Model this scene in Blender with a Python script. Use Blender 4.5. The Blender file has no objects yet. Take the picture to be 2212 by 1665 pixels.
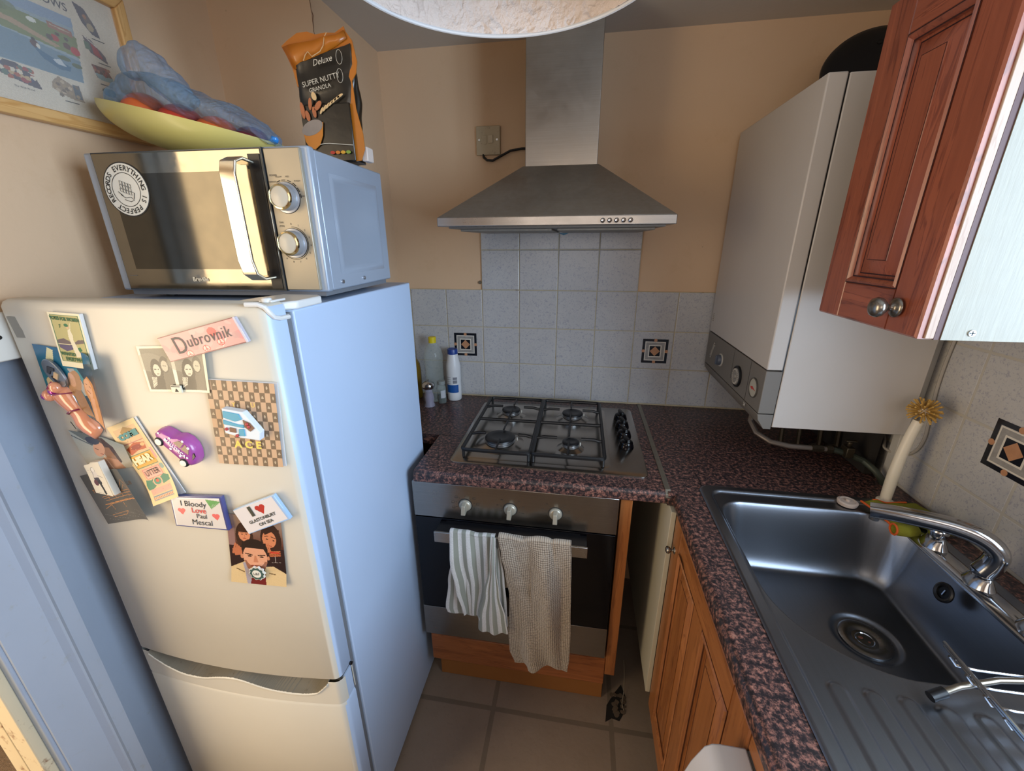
import bpy, bmesh, math, random
import numpy as np
from mathutils import Vector, Matrix

# ------------------------------------------------------------------ camera, world, lights
S = bpy.context.scene
COL = S.collection
cam_d = bpy.data.cameras.new('camera')
cam = bpy.data.objects.new('camera', cam_d)
COL.objects.link(cam)
cam_d.sensor_width = 36.0
cam_d.lens = 14.444
cam_d.clip_start = 0.03
R_ = Vector((0.98689854, 0.16126137, -0.00510296))
U_ = Vector((-0.04854915, 0.32697955, 0.94378353))
F_ = Vector((-0.15386439, 0.93117085, -0.33052474))
m = Matrix.Identity(4)
for i in range(3):
    m[i][0] = R_[i]; m[i][1] = U_[i]; m[i][2] = -F_[i]
m.translation = Vector((0.38585, -1.62345, 1.52858))
cam.matrix_world = m
S.camera = cam
S.view_settings.view_transform = 'Standard'
S.view_settings.look = 'None'
S.view_settings.gamma = 1.0
S.view_settings.use_curve_mapping = False
S.view_settings.exposure = 0.0

W = bpy.data.worlds.new('world')
S.world = W
W.use_nodes = True
W.node_tree.nodes['Background'].inputs[0].default_value = (0.55, 0.72, 1.0, 1)
W.node_tree.nodes['Background'].inputs[1].default_value = 0.6

def area(name, loc, aim, sx, sy, power, col, spread=180):
    d = bpy.data.lights.new(name, 'AREA')
    d.shape = 'RECTANGLE'; d.size = sx; d.size_y = sy
    d.energy = power; d.color = col; d.spread = math.radians(spread)
    o = bpy.data.objects.new(name, d); COL.objects.link(o)
    o.location = loc
    o.rotation_euler = (Vector(aim) - Vector(loc)).to_track_quat('-Z', 'Y').to_euler()
    return o
# daylight through the window over the sink, warm sunlit hall beyond the doorway, added warm fill behind the camera
area('window_daylight', (1.42, -1.62, 1.56), (-0.6, -1.10, 1.35), 0.82, 0.90, 28, (0.64, 0.81, 1.0), 150)
area('hall_daylight', (-1.40, -2.05, 1.15), (0.2, -0.9, 0.95), 0.9, 1.7, 33, (1.0, 0.80, 0.54))
area('room_fill', (0.35, -3.12, 1.75), (0.3, 0.0, 1.2), 1.2, 0.9, 8, (1.0, 0.83, 0.66))

# ------------------------------------------------------------------ colour and materials
def lin(c):
    if isinstance(c, str):
        c = tuple(int(c[i:i + 2], 16) / 255 for i in (0, 2, 4))
    return tuple(x / 12.92 if x <= 0.04045 else ((x + 0.055) / 1.055) ** 2.4 for x in c)
class NT:
    def __init__(s, name):
        s.m = bpy.data.materials.new(name); s.m.use_nodes = True
        s.t = s.m.node_tree; s.b = s.t.nodes['Principled BSDF']
    def n(s, typ, **kw):
        x = s.t.nodes.new(typ)
        for k, v in kw.items(): setattr(x, k, v)
        return x
    def l(s, a, b): s.t.links.new(a, b)
    def coord(s, scale=(1, 1, 1), rot=(0, 0, 0), kind='Object'):
        c = s.n('ShaderNodeTexCoord'); mp = s.n('ShaderNodeMapping')
        mp.inputs['Scale'].default_value = scale; mp.inputs['Rotation'].default_value = rot
        s.l(c.outputs[kind], mp.inputs[0]); return mp.outputs[0]
    def noise(s, vec, scale, detail=3, rough=0.5, dist=0.0):
        x = s.n('ShaderNodeTexNoise'); x.inputs['Scale'].default_value = scale
        x.inputs['Detail'].default_value = detail; x.inputs['Roughness'].default_value = rough
        x.inputs['Distortion'].default_value = dist
        s.l(vec, x.inputs['Vector']); return x.outputs['Fac']
    def ramp(s, fac, stops, interp='LINEAR'):
        r = s.n('ShaderNodeValToRGB'); r.color_ramp.interpolation = interp
        e = r.color_ramp.elements
        while len(e) < len(stops): e.new(0.5)
        for q, (p, c) in zip(e, stops):
            q.position = p; q.color = (*lin(c), 1) if not isinstance(c, (int, float)) else (c, c, c, 1)
        s.l(fac, r.inputs[0]); return r.outputs[0]
    def mix(s, fac, a, b, mode='MIX'):
        x = s.n('ShaderNodeMix'); x.data_type = 'RGBA'; x.blend_type = mode
        for v, i in ((fac, x.inputs[0]), (a, x.inputs[6]), (b, x.inputs[7])):
            if isinstance(v, (int, float)): i.default_value = v if i == x.inputs[0] else (v, v, v, 1)
            elif isinstance(v, str): i.default_value = (*lin(v), 1)
            elif isinstance(v, tuple): i.default_value = (*v, 1)
            else: s.l(v, i)
        return x.outputs[2]
    def bump(s, h, strength=0.2, dist=0.002):
        x = s.n('ShaderNodeBump'); x.inputs['Strength'].default_value = strength
        x.inputs['Distance'].default_value = dist
        s.l(h, x.inputs['Height']); s.l(x.outputs[0], s.b.inputs['Normal'])
    def set(s, **kw):
        for k, v in kw.items():
            i = s.b.inputs[k]
            if hasattr(v, 'node'): s.l(v, i)
            elif isinstance(v, str): i.default_value = (*lin(v), 1)
            else: i.default_value = v
        return s
MATS = {}
def M(name, col, rough=0.5, metal=0.0, mott=0.0, mscale=8, bump=0.0, bscale=200, coat=0.0, spec=0.5, alpha=1.0, trans=0.0, grime=None, gscale=14):
    """plain material with a little procedural mottling and surface relief"""
    if name in MATS: return MATS[name]
    t = NT(name); v = t.coord()
    c = lin(col)
    if mott > 0 or grime:
        f = t.noise(v, mscale, 4, 0.6)
        d = tuple(x * (1 - mott) for x in c)
        base = t.mix(f, tuple(min(1, x * (1 + mott * .6)) for x in c), d)
        if grime:
            g = t.ramp(t.noise(v, gscale, 6, 0.7), [(0.60, 0.0), (0.72, 1.0)])
            base = t.mix(g, base, grime)
        t.set(**{'Base Color': base})
    else:
        t.b.inputs['Base Color'].default_value = (*c, 1)
    t.set(Roughness=rough, Metallic=metal)
    t.b.inputs['Specular IOR Level'].default_value = spec
    t.b.inputs['Coat Weight'].default_value = coat
    t.b.inputs['Coat Roughness'].default_value = 0.12
    t.b.inputs['Transmission Weight'].default_value = trans
    t.b.inputs['Alpha'].default_value = alpha
    if bump > 0: t.bump(t.noise(v, bscale, 3), bump)
    MATS[name] = t.m
    return t.m
def steel(name, col, rough=0.3, axis='x', streak=0.15, dust=0.0, bmp=0.05, rvar=.25):
    if name in MATS: return MATS[name]
    t = NT(name)
    sc = {'x': (2, 160, 160), 'y': (160, 2, 160), 'z': (160, 160, 2)}[axis]
    v = t.coord(sc); w = t.coord()
    f = t.noise(v, 3, 4, 0.6)
    c = lin(col)
    base = t.mix(f, tuple(x * (1 - streak) for x in c), tuple(min(1, x * (1 + streak)) for x in c))
    r = t.ramp(t.noise(w, 9, 5, 0.65), [(0.3, rough * (1 - rvar)), (0.75, min(1, rough * (1 + rvar)))])
    if dust > 0:
        g = t.ramp(t.noise(w, 60, 6, 0.75), [(0.40, dust * .35), (0.8, dust)])
        base = t.mix(g, base, '8a7f70')
    t.set(**{'Base Color': base, 'Roughness': r, 'Metallic': 1.0 - dust * .3})
    t.bump(f, bmp, 0.0005)
    MATS[name] = t.m
    return t.m
def wood(name, light, dark, axis='z', rough=0.38, scale=1.0, knots=True, coat=0.15):
    if name in MATS: return MATS[name]
    t = NT(name)
    s = {'x': (0.9, 14, 14), 'y': (14, 0.9, 14), 'z': (14, 14, 0.9)}[axis]
    v = t.coord(tuple(x * scale for x in s))
    n1 = t.noise(v, 2.2, 4, 0.55, 1.2)
    wv = t.n('ShaderNodeMath', operation='SINE'); mu = t.n('ShaderNodeMath', operation='MULTIPLY'); mu.inputs[1].default_value = 34
    t.l(n1, mu.inputs[0]); t.l(mu.outputs[0], wv.inputs[0])
    r1 = t.ramp(wv.outputs[0], [(0.0, light), (0.7, light), (1.0, dark)])
    n2 = t.noise(v, 9, 3, 0.6)
    base = t.mix(n2, r1, light)
    base = t.mix(t.ramp(n1, [(0.35, 0.0), (0.7, 0.55)]), base, dark)
    if knots:
        s2 = {'x': (2.2, 7, 7), 'y': (7, 2.2, 7), 'z': (7, 7, 2.2)}[axis]
        vo = t.n('ShaderNodeTexVoronoi'); vo.inputs['Scale'].default_value = 1.3; vo.inputs['Randomness'].default_value = 1
        t.l(t.coord(tuple(x * scale for x in s2)), vo.inputs['Vector'])
        base = t.mix(t.ramp(vo.outputs['Distance'], [(0.045, 1.0), (0.10, 0.0)]), base, tuple(x * .25 for x in lin(dark)))
    t.set(**{'Base Color': base, 'Roughness': rough})
    t.b.inputs['Coat Weight'].default_value = coat; t.b.inputs['Coat Roughness'].default_value = 0.25
    t.bump(n2, 0.12, 0.0008)
    MATS[name] = t.m
    return t.m

def wall_paint():
    t = NT('magnolia_wall_paint'); v = t.coord()
    a = t.noise(v, 1.6, 4, 0.6)
    base = t.mix(a, 'dabc9c', 'cdab88')
    st = t.ramp(t.noise(v, 5, 6, 0.75), [(0.56, 0.0), (0.80, 0.4)])
    base = t.mix(st, base, 'b8946a')
    vo = t.n('ShaderNodeTexVoronoi'); vo.inputs['Scale'].default_value = 11; t.l(v, vo.inputs['Vector'])
    gate = t.ramp(t.noise(v, 3.0, 2), [(0.45, 0.0), (0.55, 1.0)])
    sp = t.mix(gate, 0.0, t.ramp(vo.outputs['Distance'], [(0.022, 0.8), (0.034, 0.0)]))
    base = t.mix(sp, base, '6b5038')
    t.set(**{'Base Color': base, 'Roughness': 0.72})
    t.bump(t.noise(v, 40, 5, 0.6), 0.25, 0.002)
    return t.m
WALL = wall_paint()
CEIL = M('ceiling_paint', 'c9c3bb', .85, mott=.05, mscale=2, bump=.2, bscale=60)
def tile_mat(name, a, b, dark):
    t = NT(name); v = t.coord()
    base = t.mix(t.noise(v, 14, 4, 0.6), a, b)
    f = t.ramp(t.noise(v, 160, 3, 0.55, 1.0), [(0.54, 0.0), (0.65, 0.5)])
    base = t.mix(f, base, dark)
    t.set(**{'Base Color': base, 'Roughness': 0.22}); t.bump(t.noise(v, 30, 2), .03)
    return t.m
TILE = tile_mat('glazed_speckled_tile', 'c0bfbd', 'b0afb0', '84859a')
GROUT2 = M('pale_grout', 'b5b0a6', .85, mott=.15, mscale=20)
GROUT = M('cream_grout', 'bdb194', .85, mott=.25, mscale=20, grime='7d6238', gscale=16)
def granite():
    t = NT('dark_pink_granite_laminate'); v = t.coord()
    n1 = t.noise(v, 105, 4, 0.7, 0.15)
    base = t.ramp(n1, [(0.38, '1a191c'), (0.47, '382d2e'), (0.54, '6a4a42'), (0.62, '8f6256'), (0.74, 'a67b69')])
    n2 = t.noise(v, 230, 3, 0.7)
    base = t.mix(t.ramp(n2, [(0.50, 0.0), (0.60, 0.85)]), base, '261f22')
    t.set(**{'Base Color': base, 'Roughness': 0.34}); t.bump(n2, .04, .0006)
    return t.m
GRANITE = granite()
def lino():
    t = NT('stone_tile_lino'); v = t.coord()
    a = t.noise(v, 5, 6, 0.65)
    base = t.mix(a, '958475', '796a5b')
    f = t.ramp(t.noise(v, 45, 6, 0.8), [(0.56, 0.0), (0.76, .55)])
    base = t.mix(f, base, '6b594a')
    # 40 cm printed joints
    c = t.n('ShaderNodeTexCoord'); sx = t.n('ShaderNodeSeparateXYZ'); t.l(c.outputs['Object'], sx.inputs[0])
    def line(out, off):
        ad = t.n('ShaderNodeMath', operation='ADD'); ad.inputs[1].default_value = off; t.l(out, ad.inputs[0])
        mo = t.n('ShaderNodeMath', operation='PINGPONG'); mo.inputs[1].default_value = 0.2; t.l(ad.outputs[0], mo.inputs[0])
        lt = t.n('ShaderNodeMath', operation='LESS_THAN'); lt.inputs[1].default_value = 0.008; t.l(mo.outputs[0], lt.inputs[0]); return lt.outputs[0]
    mx = t.n('ShaderNodeMath', operation='MAXIMUM'); t.l(line(sx.outputs[0], 0.243 + 4), mx.inputs[0]); t.l(line(sx.outputs[1], 0.673 + 4), mx.inputs[1])
    base = t.mix(mx.outputs[0], base, t.mix(a, '7d6f60', '62564a'))
    t.set(**{'Base Color': base, 'Roughness': 0.5}); t.bump(t.noise(v, 30, 5, .6), .3, .003)
    return t.m
LINO = lino()
WHITE_GLOSS = M('white_gloss_woodwork', 'a8b2c2', .28, mott=.06, mscale=6, grime='a3a9b0', gscale=34, bump=.05, bscale=30)
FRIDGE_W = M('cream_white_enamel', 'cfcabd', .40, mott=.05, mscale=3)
FRIDGE_BLUE_LIT = M('blue_lit_enamel', 'b4c8e4', .34, mott=.04, mscale=3)  # white enamel tinted blue to stand in for the window light
FRIDGE_GREY = M('grey_door_seal', '6c6f74', .6)
BLACK = M('black_plastic', '0d0e12', .35)
BLACK_GLOSS = M('black_gloss', '040408', .10, spec=.35)
CHROME = M('chrome', 'c2c4c8', .10, metal=1, mott=.1, mscale=20)
WHITE_PL = M('white_plastic', 'd8d4cc', .42)
STEEL_BR = steel('brushed_steel', 'a9a5a0', .30, 'x', dust=.05)
STEEL_HOOD = steel('dusty_brushed_steel', '9c948a', .5, 'x', dust=.85)
STEEL_CH = steel('chimney_brushed_steel', '9d968e', .38, 'x', dust=.2)
STEEL_OVEN = steel('oven_brushed_steel', '9a958e', .24, 'x', dust=.05)
STEEL_SINK = steel('sink_brushed_steel', '80848c', .34, 'y', streak=.08, bmp=.03, rvar=.05)
INK = M('dark_ink', '262523', .6)
GREY_INK = M('grey_ink', '6a6864', .6)
PINE = wood('orange_pine', '9f6537', '6b3b1c', 'z')
PINE_Y = wood('orange_pine_rail', '9f6537', '6b3b1c', 'y')
PINE_X = wood('orange_pine_front', '965a31', '5f3015', 'x', scale=1.6, knots=False)
RED_PINE = wood('red_brown_pine', '9c5740', '5b2a22', 'z', rough=.34, coat=.3)  # redder and darker than the base cabinet pine
RED_PINE_Y = wood('red_brown_pine_rail', '9c5740', '5b2a22', 'y', rough=.34, coat=.3)
PALE_WOOD = wood('pale_pine_frame', 'd9ad72', 'b98548', 'z', knots=False, coat=.05)
PALE_WOOD_H = wood('pale_pine_frame_rail', 'd9ad72', 'b98548', 'y', knots=False, coat=.05)

# ------------------------------------------------------------------ object helpers
def tag(o, label=None, cat=None, group=None, kind=None):
    if label: o['label'] = label
    if cat: o['category'] = cat
    if group: o['group'] = group
    if kind: o['kind'] = kind
    return o
ORG = {}
def thing(name, label, cat, loc=(0, 0, 0), group=None, local=False, rot=(0, 0, 0)):
    o = bpy.data.objects.new(name, None); COL.objects.link(o)
    o.empty_display_size = 0.05
    o.location = loc; o.rotation_euler = rot
    tag(o, label, cat, group)
    ORG[o.name] = Vector((0, 0, 0)) if local else Vector(loc)
    return o
class B:
    """collects shapes, then links them as one mesh object"""
    def __init__(s): s.bm = bmesh.new()
    def box(s, x0, x1, y0, y1, z0, z1, mat=None):
        vs = [s.bm.verts.new(p) for p in ((x0, y0, z0), (x1, y0, z0), (x1, y1, z0), (x0, y1, z0), (x0, y0, z1), (x1, y0, z1), (x1, y1, z1), (x0, y1, z1))]
        if mat is not None:
            for v in vs: v.co = mat @ v.co
        for f in ((0, 3, 2, 1), (4, 5, 6, 7), (0, 1, 5, 4), (1, 2, 6, 5), (2, 3, 7, 6), (3, 0, 4, 7)):
            s.bm.faces.new([vs[i] for i in f])
        return s
    def loft(s, rings, closed=True, cap0=True, cap1=True):
        R = [[s.bm.verts.new(p) for p in r] for r in rings]
        n = len(R[0])
        for a, b in zip(R, R[1:]):
            for i in range(n if closed else n - 1):
                j = (i + 1) % n
                try: s.bm.faces.new((a[i], a[j], b[j], b[i]))
                except ValueError: pass
        if cap0:
            s.bm.faces.new(R[0][::-1])
        if cap1:
            s.bm.faces.new(R[-1])
        return s
    def prism(s, pts, axis, a, b, mat=None):
        """pts are 2D in the two other axes, extruded along axis from a to b"""
        def P(p, h):
            v = {'x': (h, p[0], p[1]), 'y': (p[0], h, p[1]), 'z': (p[0], p[1], h)}[axis]
            v = Vector(v)
            return mat @ v if mat is not None else v
        return s.loft([[P(p, a) for p in pts], [P(p, b) for p in pts]])
    def lathe(s, prof, center=(0, 0, 0), axis='z', n=24, mat=None, cap0=True, cap1=True):
        cx, cy, cz = center; rings = []
        for r, h in prof:
            r = max(r, 1e-5)
            ring = []
            for k in range(n):
                t = 2 * math.pi * k / n; a, b = r * math.cos(t), r * math.sin(t)
                v = Vector({'z': (a, b, h), 'x': (h, a, b), 'y': (b, h, a)}[axis])
                v = (mat @ v) if mat is not None else v
                ring.append(v + Vector((cx, cy, cz)))
            rings.append(ring)
        return s.loft(rings, cap0=cap0, cap1=cap1)
    def tube(s, pts, r, n=10, cap=True):
        pts = [Vector(p) for p in pts]
        rs = r if isinstance(r, (list, tuple)) else [r] * len(pts)
        rings = []; up = None
        for i, p in enumerate(pts):
            d = (pts[min(i + 1, len(pts) - 1)] - pts[max(i - 1, 0)]).normalized()
            if up is None: up = d.orthogonal().normalized()
            up = (up - d * up.dot(d)).normalized(); sd = d.cross(up)
            rings.append([p + rs[i] * (math.cos(2 * math.pi * k / n) * up + math.sin(2 * math.pi * k / n) * sd) for k in range(n)])
        return s.loft(rings, cap0=cap, cap1=cap)
    def grid(s, f, nu, nv):
        V = [[s.bm.verts.new(f(i / (nu - 1), j / (nv - 1))) for i in range(nu)] for j in range(nv)]
        for j in range(nv - 1):
            for i in range(nu - 1):
                s.bm.faces.new((V[j][i], V[j][i + 1], V[j + 1][i + 1], V[j + 1][i]))
        return s
    def rings(s, rects, mat, fill=True):
        """rects: (u0,u1,v0,v1,h) loops bridged in order; mat maps (u,v,h)"""
        L = [[mat @ Vector(p) for p in ((a, c, h), (b, c, h), (b, d, h), (a, d, h))] for a, b, c, d, h in rects]
        return s.loft(L, cap0=False, cap1=fill)
    def ball(s, c, r, sc=(1, 1, 1), n=20, mat=None):
        prof = [(r * math.sin(math.pi * k / (n // 2)), -r * math.cos(math.pi * k / (n // 2))) for k in range(n // 2 + 1)]
        mm = Matrix.Diagonal((*sc, 1))
        if mat is not None: mm = mat @ mm
        return s.lathe(prof, c, n=n, mat=mm)
    def rough(s, amp, freq, seed=0):
        from mathutils import noise
        for v in s.bm.verts:
            q = v.co * freq + Vector((seed, seed * 2.3, 0))
            v.co += Vector((noise.noise(q), noise.noise(q + Vector((9, 0, 0))), noise.noise(q + Vector((0, 9, 0))))) * amp
        return s
    def build(s, name, m, parent=None, smooth=True, angle=35, bevel=0, seg=2, sub=0, solid=0, keep=False, loc=None, merge=0):
        if merge: bmesh.ops.remove_doubles(s.bm, verts=s.bm.verts, dist=merge)
        bmesh.ops.recalc_face_normals(s.bm, faces=s.bm.faces)
        org = Vector((0, 0, 0))
        root = parent
        while root is not None and root.parent is not None: root = root.parent
        if root is not None: org = ORG.get(root.name, Vector((0, 0, 0)))
        elif loc is not None: org = Vector(loc)
        if org.length > 0: bmesh.ops.translate(s.bm, verts=s.bm.verts, vec=-org)
        me = bpy.data.meshes.new(name); s.bm.to_mesh(me); s.bm.free()
        me.materials.append(m)
        if smooth:
            me.shade_smooth()
            me.set_sharp_from_angle(angle=math.radians(angle))
        o = bpy.data.objects.new(name, me); COL.objects.link(o)
        if parent is not None: o.parent = parent
        elif org.length > 0:
            o.location = org; ORG[o.name] = org
        if solid:
            md = o.modifiers.new('solid', 'SOLIDIFY'); md.thickness = solid; md.offset = 0
        if bevel:
            md = o.modifiers.new('bevel', 'BEVEL'); md.width = bevel; md.segments = seg; md.limit_method = 'ANGLE'; md.harden_normals = False
            md.angle_limit = math.radians(40)
        if sub:
            md = o.modifiers.new('sub', 'SUBSURF'); md.levels = sub; md.render_levels = sub
        return o
def rrect(x0, x1, y0, y1, r, n=5):
    P = []
    for cx, cy, a in ((x1 - r, y1 - r, 0), (x0 + r, y1 - r, 90), (x0 + r, y0 + r, 180), (x1 - r, y0 + r, 270)):
        for k in range(n + 1):
            t = math.radians(a + 90 * k / n); P.append((cx + r * math.cos(t), cy + r * math.sin(t)))
    return P
def frame_mat(o, u, v):
    """matrix whose x axis is u, y axis is v, z axis u x v, origin o"""
    u = Vector(u).normalized(); v = Vector(v).normalized(); w = u.cross(v)
    mm = Matrix.Identity(4)
    for i in range(3): mm[i][0] = u[i]; mm[i][1] = v[i]; mm[i][2] = w[i]; mm[i][3] = o[i]
    return mm
def text_bm(bm, s, size, mat, align='CENTER', extrude=0.0, shear=0.0, sx=1.0, bold=0.0, space=1.0):
    c = bpy.data.curves.new('t', 'FONT'); c.body = s; c.size = size; c.align_x = align; c.align_y = 'CENTER'
    c.extrude = extrude; c.shear = shear; c.offset = bold; c.resolution_u = 3; c.space_character = space
    o = bpy.data.objects.new('t', c); COL.objects.link(o)
    me = bpy.data.meshes.new_from_object(o)
    me.transform(mat @ Matrix.Diagonal((sx, 1, 1, 1)))
    bm.from_mesh(me)
    bpy.data.objects.remove(o); bpy.data.curves.remove(c); bpy.data.meshes.remove(me)
def lettering(items, m, parent, name='lettering'):
    b = B()
    for it in items: text_bm(b.bm, it[0], it[1], it[2], **(it[3] if len(it) > 3 else {}))
    return b.build(name, m, parent, smooth=False)

# ------------------------------------------------------------------ small painted pictures (colour per face)
class Canvas:
    def __init__(s, w, h, col):
        s.w, s.h = w, h; s.a = np.zeros((h, w, 3)); s.a[:] = s.c(col)
        s.Y, s.X = np.mgrid[0:h, 0:w]; s.X = (s.X + .5) / w; s.Y = (s.Y + .5) / h
    def c(s, col): return np.array(lin(col))
    def put(s, mask, col, al=1.0): s.a[mask] = s.a[mask] * (1 - al) + s.c(col) * al; return s
    def ell(s, cx, cy, rx, ry, col, rot=0, al=1):
        t = math.radians(rot); dx, dy = s.X - cx, s.Y - cy; asp = s.h / s.w
        dy2 = dy * asp; u = dx * math.cos(t) + dy2 * math.sin(t); v = -dx * math.sin(t) + dy2 * math.cos(t)
        return s.put((u / rx) ** 2 + (v / (ry * asp)) ** 2 < 1, col, al)
    def rect(s, x0, x1, y0, y1, col, al=1): return s.put((s.X > x0) & (s.X < x1) & (s.Y > y0) & (s.Y < y1), col, al)
    def poly(s, pts, col, al=1):
        ins = np.zeros(s.X.shape, bool); n = len(pts)
        for i in range(n):
            x1, y1 = pts[i]; x2, y2 = pts[(i + 1) % n]
            if y1 == y2: continue
            c = ((y1 > s.Y) != (y2 > s.Y)) & (s.X < (x2 - x1) * (s.Y - y1) / (y2 - y1) + x1)
            ins ^= c
        return s.put(ins, col, al)
    def line(s, pts, w, col, al=1):
        mk = np.zeros(s.X.shape, bool); asp = s.h / s.w
        for (x1, y1), (x2, y2) in zip(pts, pts[1:]):
            dx, dy = x2 - x1, (y2 - y1) * asp; L = dx * dx + dy * dy + 1e-9
            t = np.clip(((s.X - x1) * dx + (s.Y - y1) * asp * dy) / L, 0, 1)
            mk |= np.hypot(s.X - x1 - t * dx, (s.Y - y1) * asp - t * dy) < w / 2
        return s.put(mk, col, al)
    def grad(s, y0, y1, ca, cb, x0=0, x1=1):
        t = np.clip((s.Y - y0) / (y1 - y0), 0, 1)[..., None]; mk = (s.Y >= y0) & (s.Y <= y1) & (s.X >= x0) & (s.X <= x1)
        g = s.c(ca) * (1 - t) + s.c(cb) * t; s.a[mk] = g[mk]; return s
    def noise(s, amt, seed=0, cell=1):
        r = np.random.RandomState(seed); n = r.rand(s.h // cell + 1, s.w // cell + 1)
        n = np.kron(n, np.ones((cell, cell)))[:s.h, :s.w, None]
        s.a = np.clip(s.a * (1 + amt * (n - .5) * 2), 0, 1); return s
    def face(s, cx, cy, r, skin, hair, hair_side='both', eyes='30221c', long=0.0):
        s.ell(cx, cy - r * .15, r * 1.15, r * 1.25 * s.w / s.h * 1.0, hair)
        if long: s.ell(cx, cy + long * .5, r * 1.2, (r + long * .55) * s.w / s.h, hair)
        s.ell(cx, cy, r * .78, r * 1.02 * s.w / s.h, skin)
        e = r * .3; q = s.w / s.h
        for d in (-1, 1): s.ell(cx + d * e, cy - r * .08 * q, r * .13, r * .07 * q, eyes); s.line([(cx + d * e - r * .16, cy - r * .28 * q), (cx + d * e + r * .16, cy - r * .26 * q)], r * .07, hair)
        s.line([(cx, cy), (cx + r * .06, cy + r * .3 * q)], r * .07, tuple(x * .8 for x in s_rgb(skin)))
        s.ell(cx, cy + r * .55 * q, r * .26, r * .08 * q, '8c3b32')
        return s
def s_rgb(c): return tuple(int(c[i:i + 2], 16) / 255 for i in (0, 2, 4))
def picture_mat(name, rough):
    if name in MATS: return MATS[name]
    t = NT(name); a = t.n('ShaderNodeVertexColor', layer_name='paint')
    t.set(**{'Base Color': a.outputs[0], 'Roughness': rough}); MATS[name] = t.m; return t.m
def sheet(name, cv, f, parent=None, rough=.35, loc=None, matname=None):
    """mesh grid carrying a canvas; f(u,v) with v downwards"""
    w, h = cv.w, cv.h
    org = Vector((0, 0, 0)); root = parent
    while root is not None and root.parent is not None: root = root.parent
    if root is not None: org = ORG.get(root.name, org)
    elif loc is not None: org = Vector(loc)
    co = np.array([(Vector(f(i / w, j / h)) - org)[:] for j in range(h + 1) for i in range(w + 1)], dtype=np.float32)
    idx = np.arange((w + 1) * (h + 1)).reshape(h + 1, w + 1)
    q = np.stack([idx[1:, :-1], idx[1:, 1:], idx[:-1, 1:], idx[:-1, :-1]], -1).reshape(-1, 4)
    me = bpy.data.meshes.new(name)
    me.from_pydata(co.tolist(), [], q.tolist())
    at = me.color_attributes.new('paint', 'FLOAT_COLOR', 'CORNER')
    cols = np.ones((w * h, 4, 4), np.float32); cols[..., :3] = cv.a.reshape(-1, 1, 3)
    at.data.foreach_set('color', cols.ravel())
    me.materials.append(picture_mat(matname or 'printed_picture_%.2f' % rough, rough))
    me.shade_smooth()
    o = bpy.data.objects.new(name, me); COL.objects.link(o)
    if parent is not None: o.parent = parent
    elif loc is not None: o.location = org; ORG[o.name] = org
    return o
# ================================================================== the room
XL, XR, CZ, YB = -0.65, 1.262, 2.15, -3.2
def struct(name, b, m, parent=None, **k):
    o = b.build(name, m, parent, **k)
    if parent is None: tag(o, kind='structure')
    return o
struct('floor', B().box(XL, XR, YB, 0, -0.06, 0), LINO, smooth=False)
struct('ceiling', B().box(XL - .12, XR + .12, YB, 0.1, CZ, CZ + 0.08), CEIL, smooth=False)
wb = struct('wall_back', B().box(XL - .12, XR + .12, 0, 0.1, 0, CZ), WALL, smooth=False)
struct('wall_pier', B().box(XL, -0.348, -0.385, 0, 0, CZ), WALL, smooth=False)
# left wall with the doorway y -1.215 .. -1.98
b = B().box(XL - .12, XL, -1.215, 0, 1.326, CZ).box(XL - .12, XL - .064, -1.215, 0, 0, 1.326).box(XL - .064, XL, -1.215, -1.112, 0, 1.326).box(XL - .064, XL, -.60, 0, 0, 1.326).box(XL - .12, XL, -1.98, -1.215, 1.98, CZ).box(XL - .12, XL, YB, -1.98, 0, CZ)  # stretch beside the fridge set back, shaped to hold a band of shade
struct('wall_left', b, WALL, smooth=False)
# right wall with the window y -1.03 .. -2.05, z 1.06 .. 2.02
b = B().box(XR, XR + .12, -1.03, 0.1, 0, CZ).box(XR, XR + .12, YB, -2.05, 0, CZ).box(XR, XR + .12, -2.05, -1.03, 0, 1.06).box(XR, XR + .12, -2.05, -1.03, 2.02, CZ)
wr = struct('wall_right', b, WALL, smooth=False)
b = B().box(XL - .12, -0.3, YB - .1, YB, 0, CZ).box(1.0, XR + .12, YB - .1, YB, 0, CZ).box(-.3, 1.0, YB - .1, YB, 0, 1.1).box(-.3, 1.0, YB - .1, YB, 2.05, CZ)
struct('wall_front', b, WALL, smooth=False)
w1 = struct('window_1', B().box(XR + .06, XR + .10, -2.05, -2.01, 1.06, 2.02).box(XR + .06, XR + .10, -1.07, -1.03, 1.06, 2.02).box(XR + .06, XR + .10, -2.01, -1.07, 1.06, 1.10)
     .box(XR + .06, XR + .10, -2.01, -1.07, 1.98, 2.02).box(XR + .06, XR + .10, -1.56, -1.53, 1.10, 1.98), WHITE_GLOSS)
b = B().box(-0.3, 1.0, YB - .08, YB - .04, 1.1, 1.15).box(-.3, 1.0, YB - .08, YB - .04, 2.0, 2.05).box(-.3, -.25, YB - .08, YB - .04, 1.15, 2.0).box(.95, 1.0, YB - .08, YB - .04, 1.15, 2.0).box(.33, .37, YB - .08, YB - .04, 1.15, 2.0)
struct('window_2', b, WHITE_GLOSS)
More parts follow.
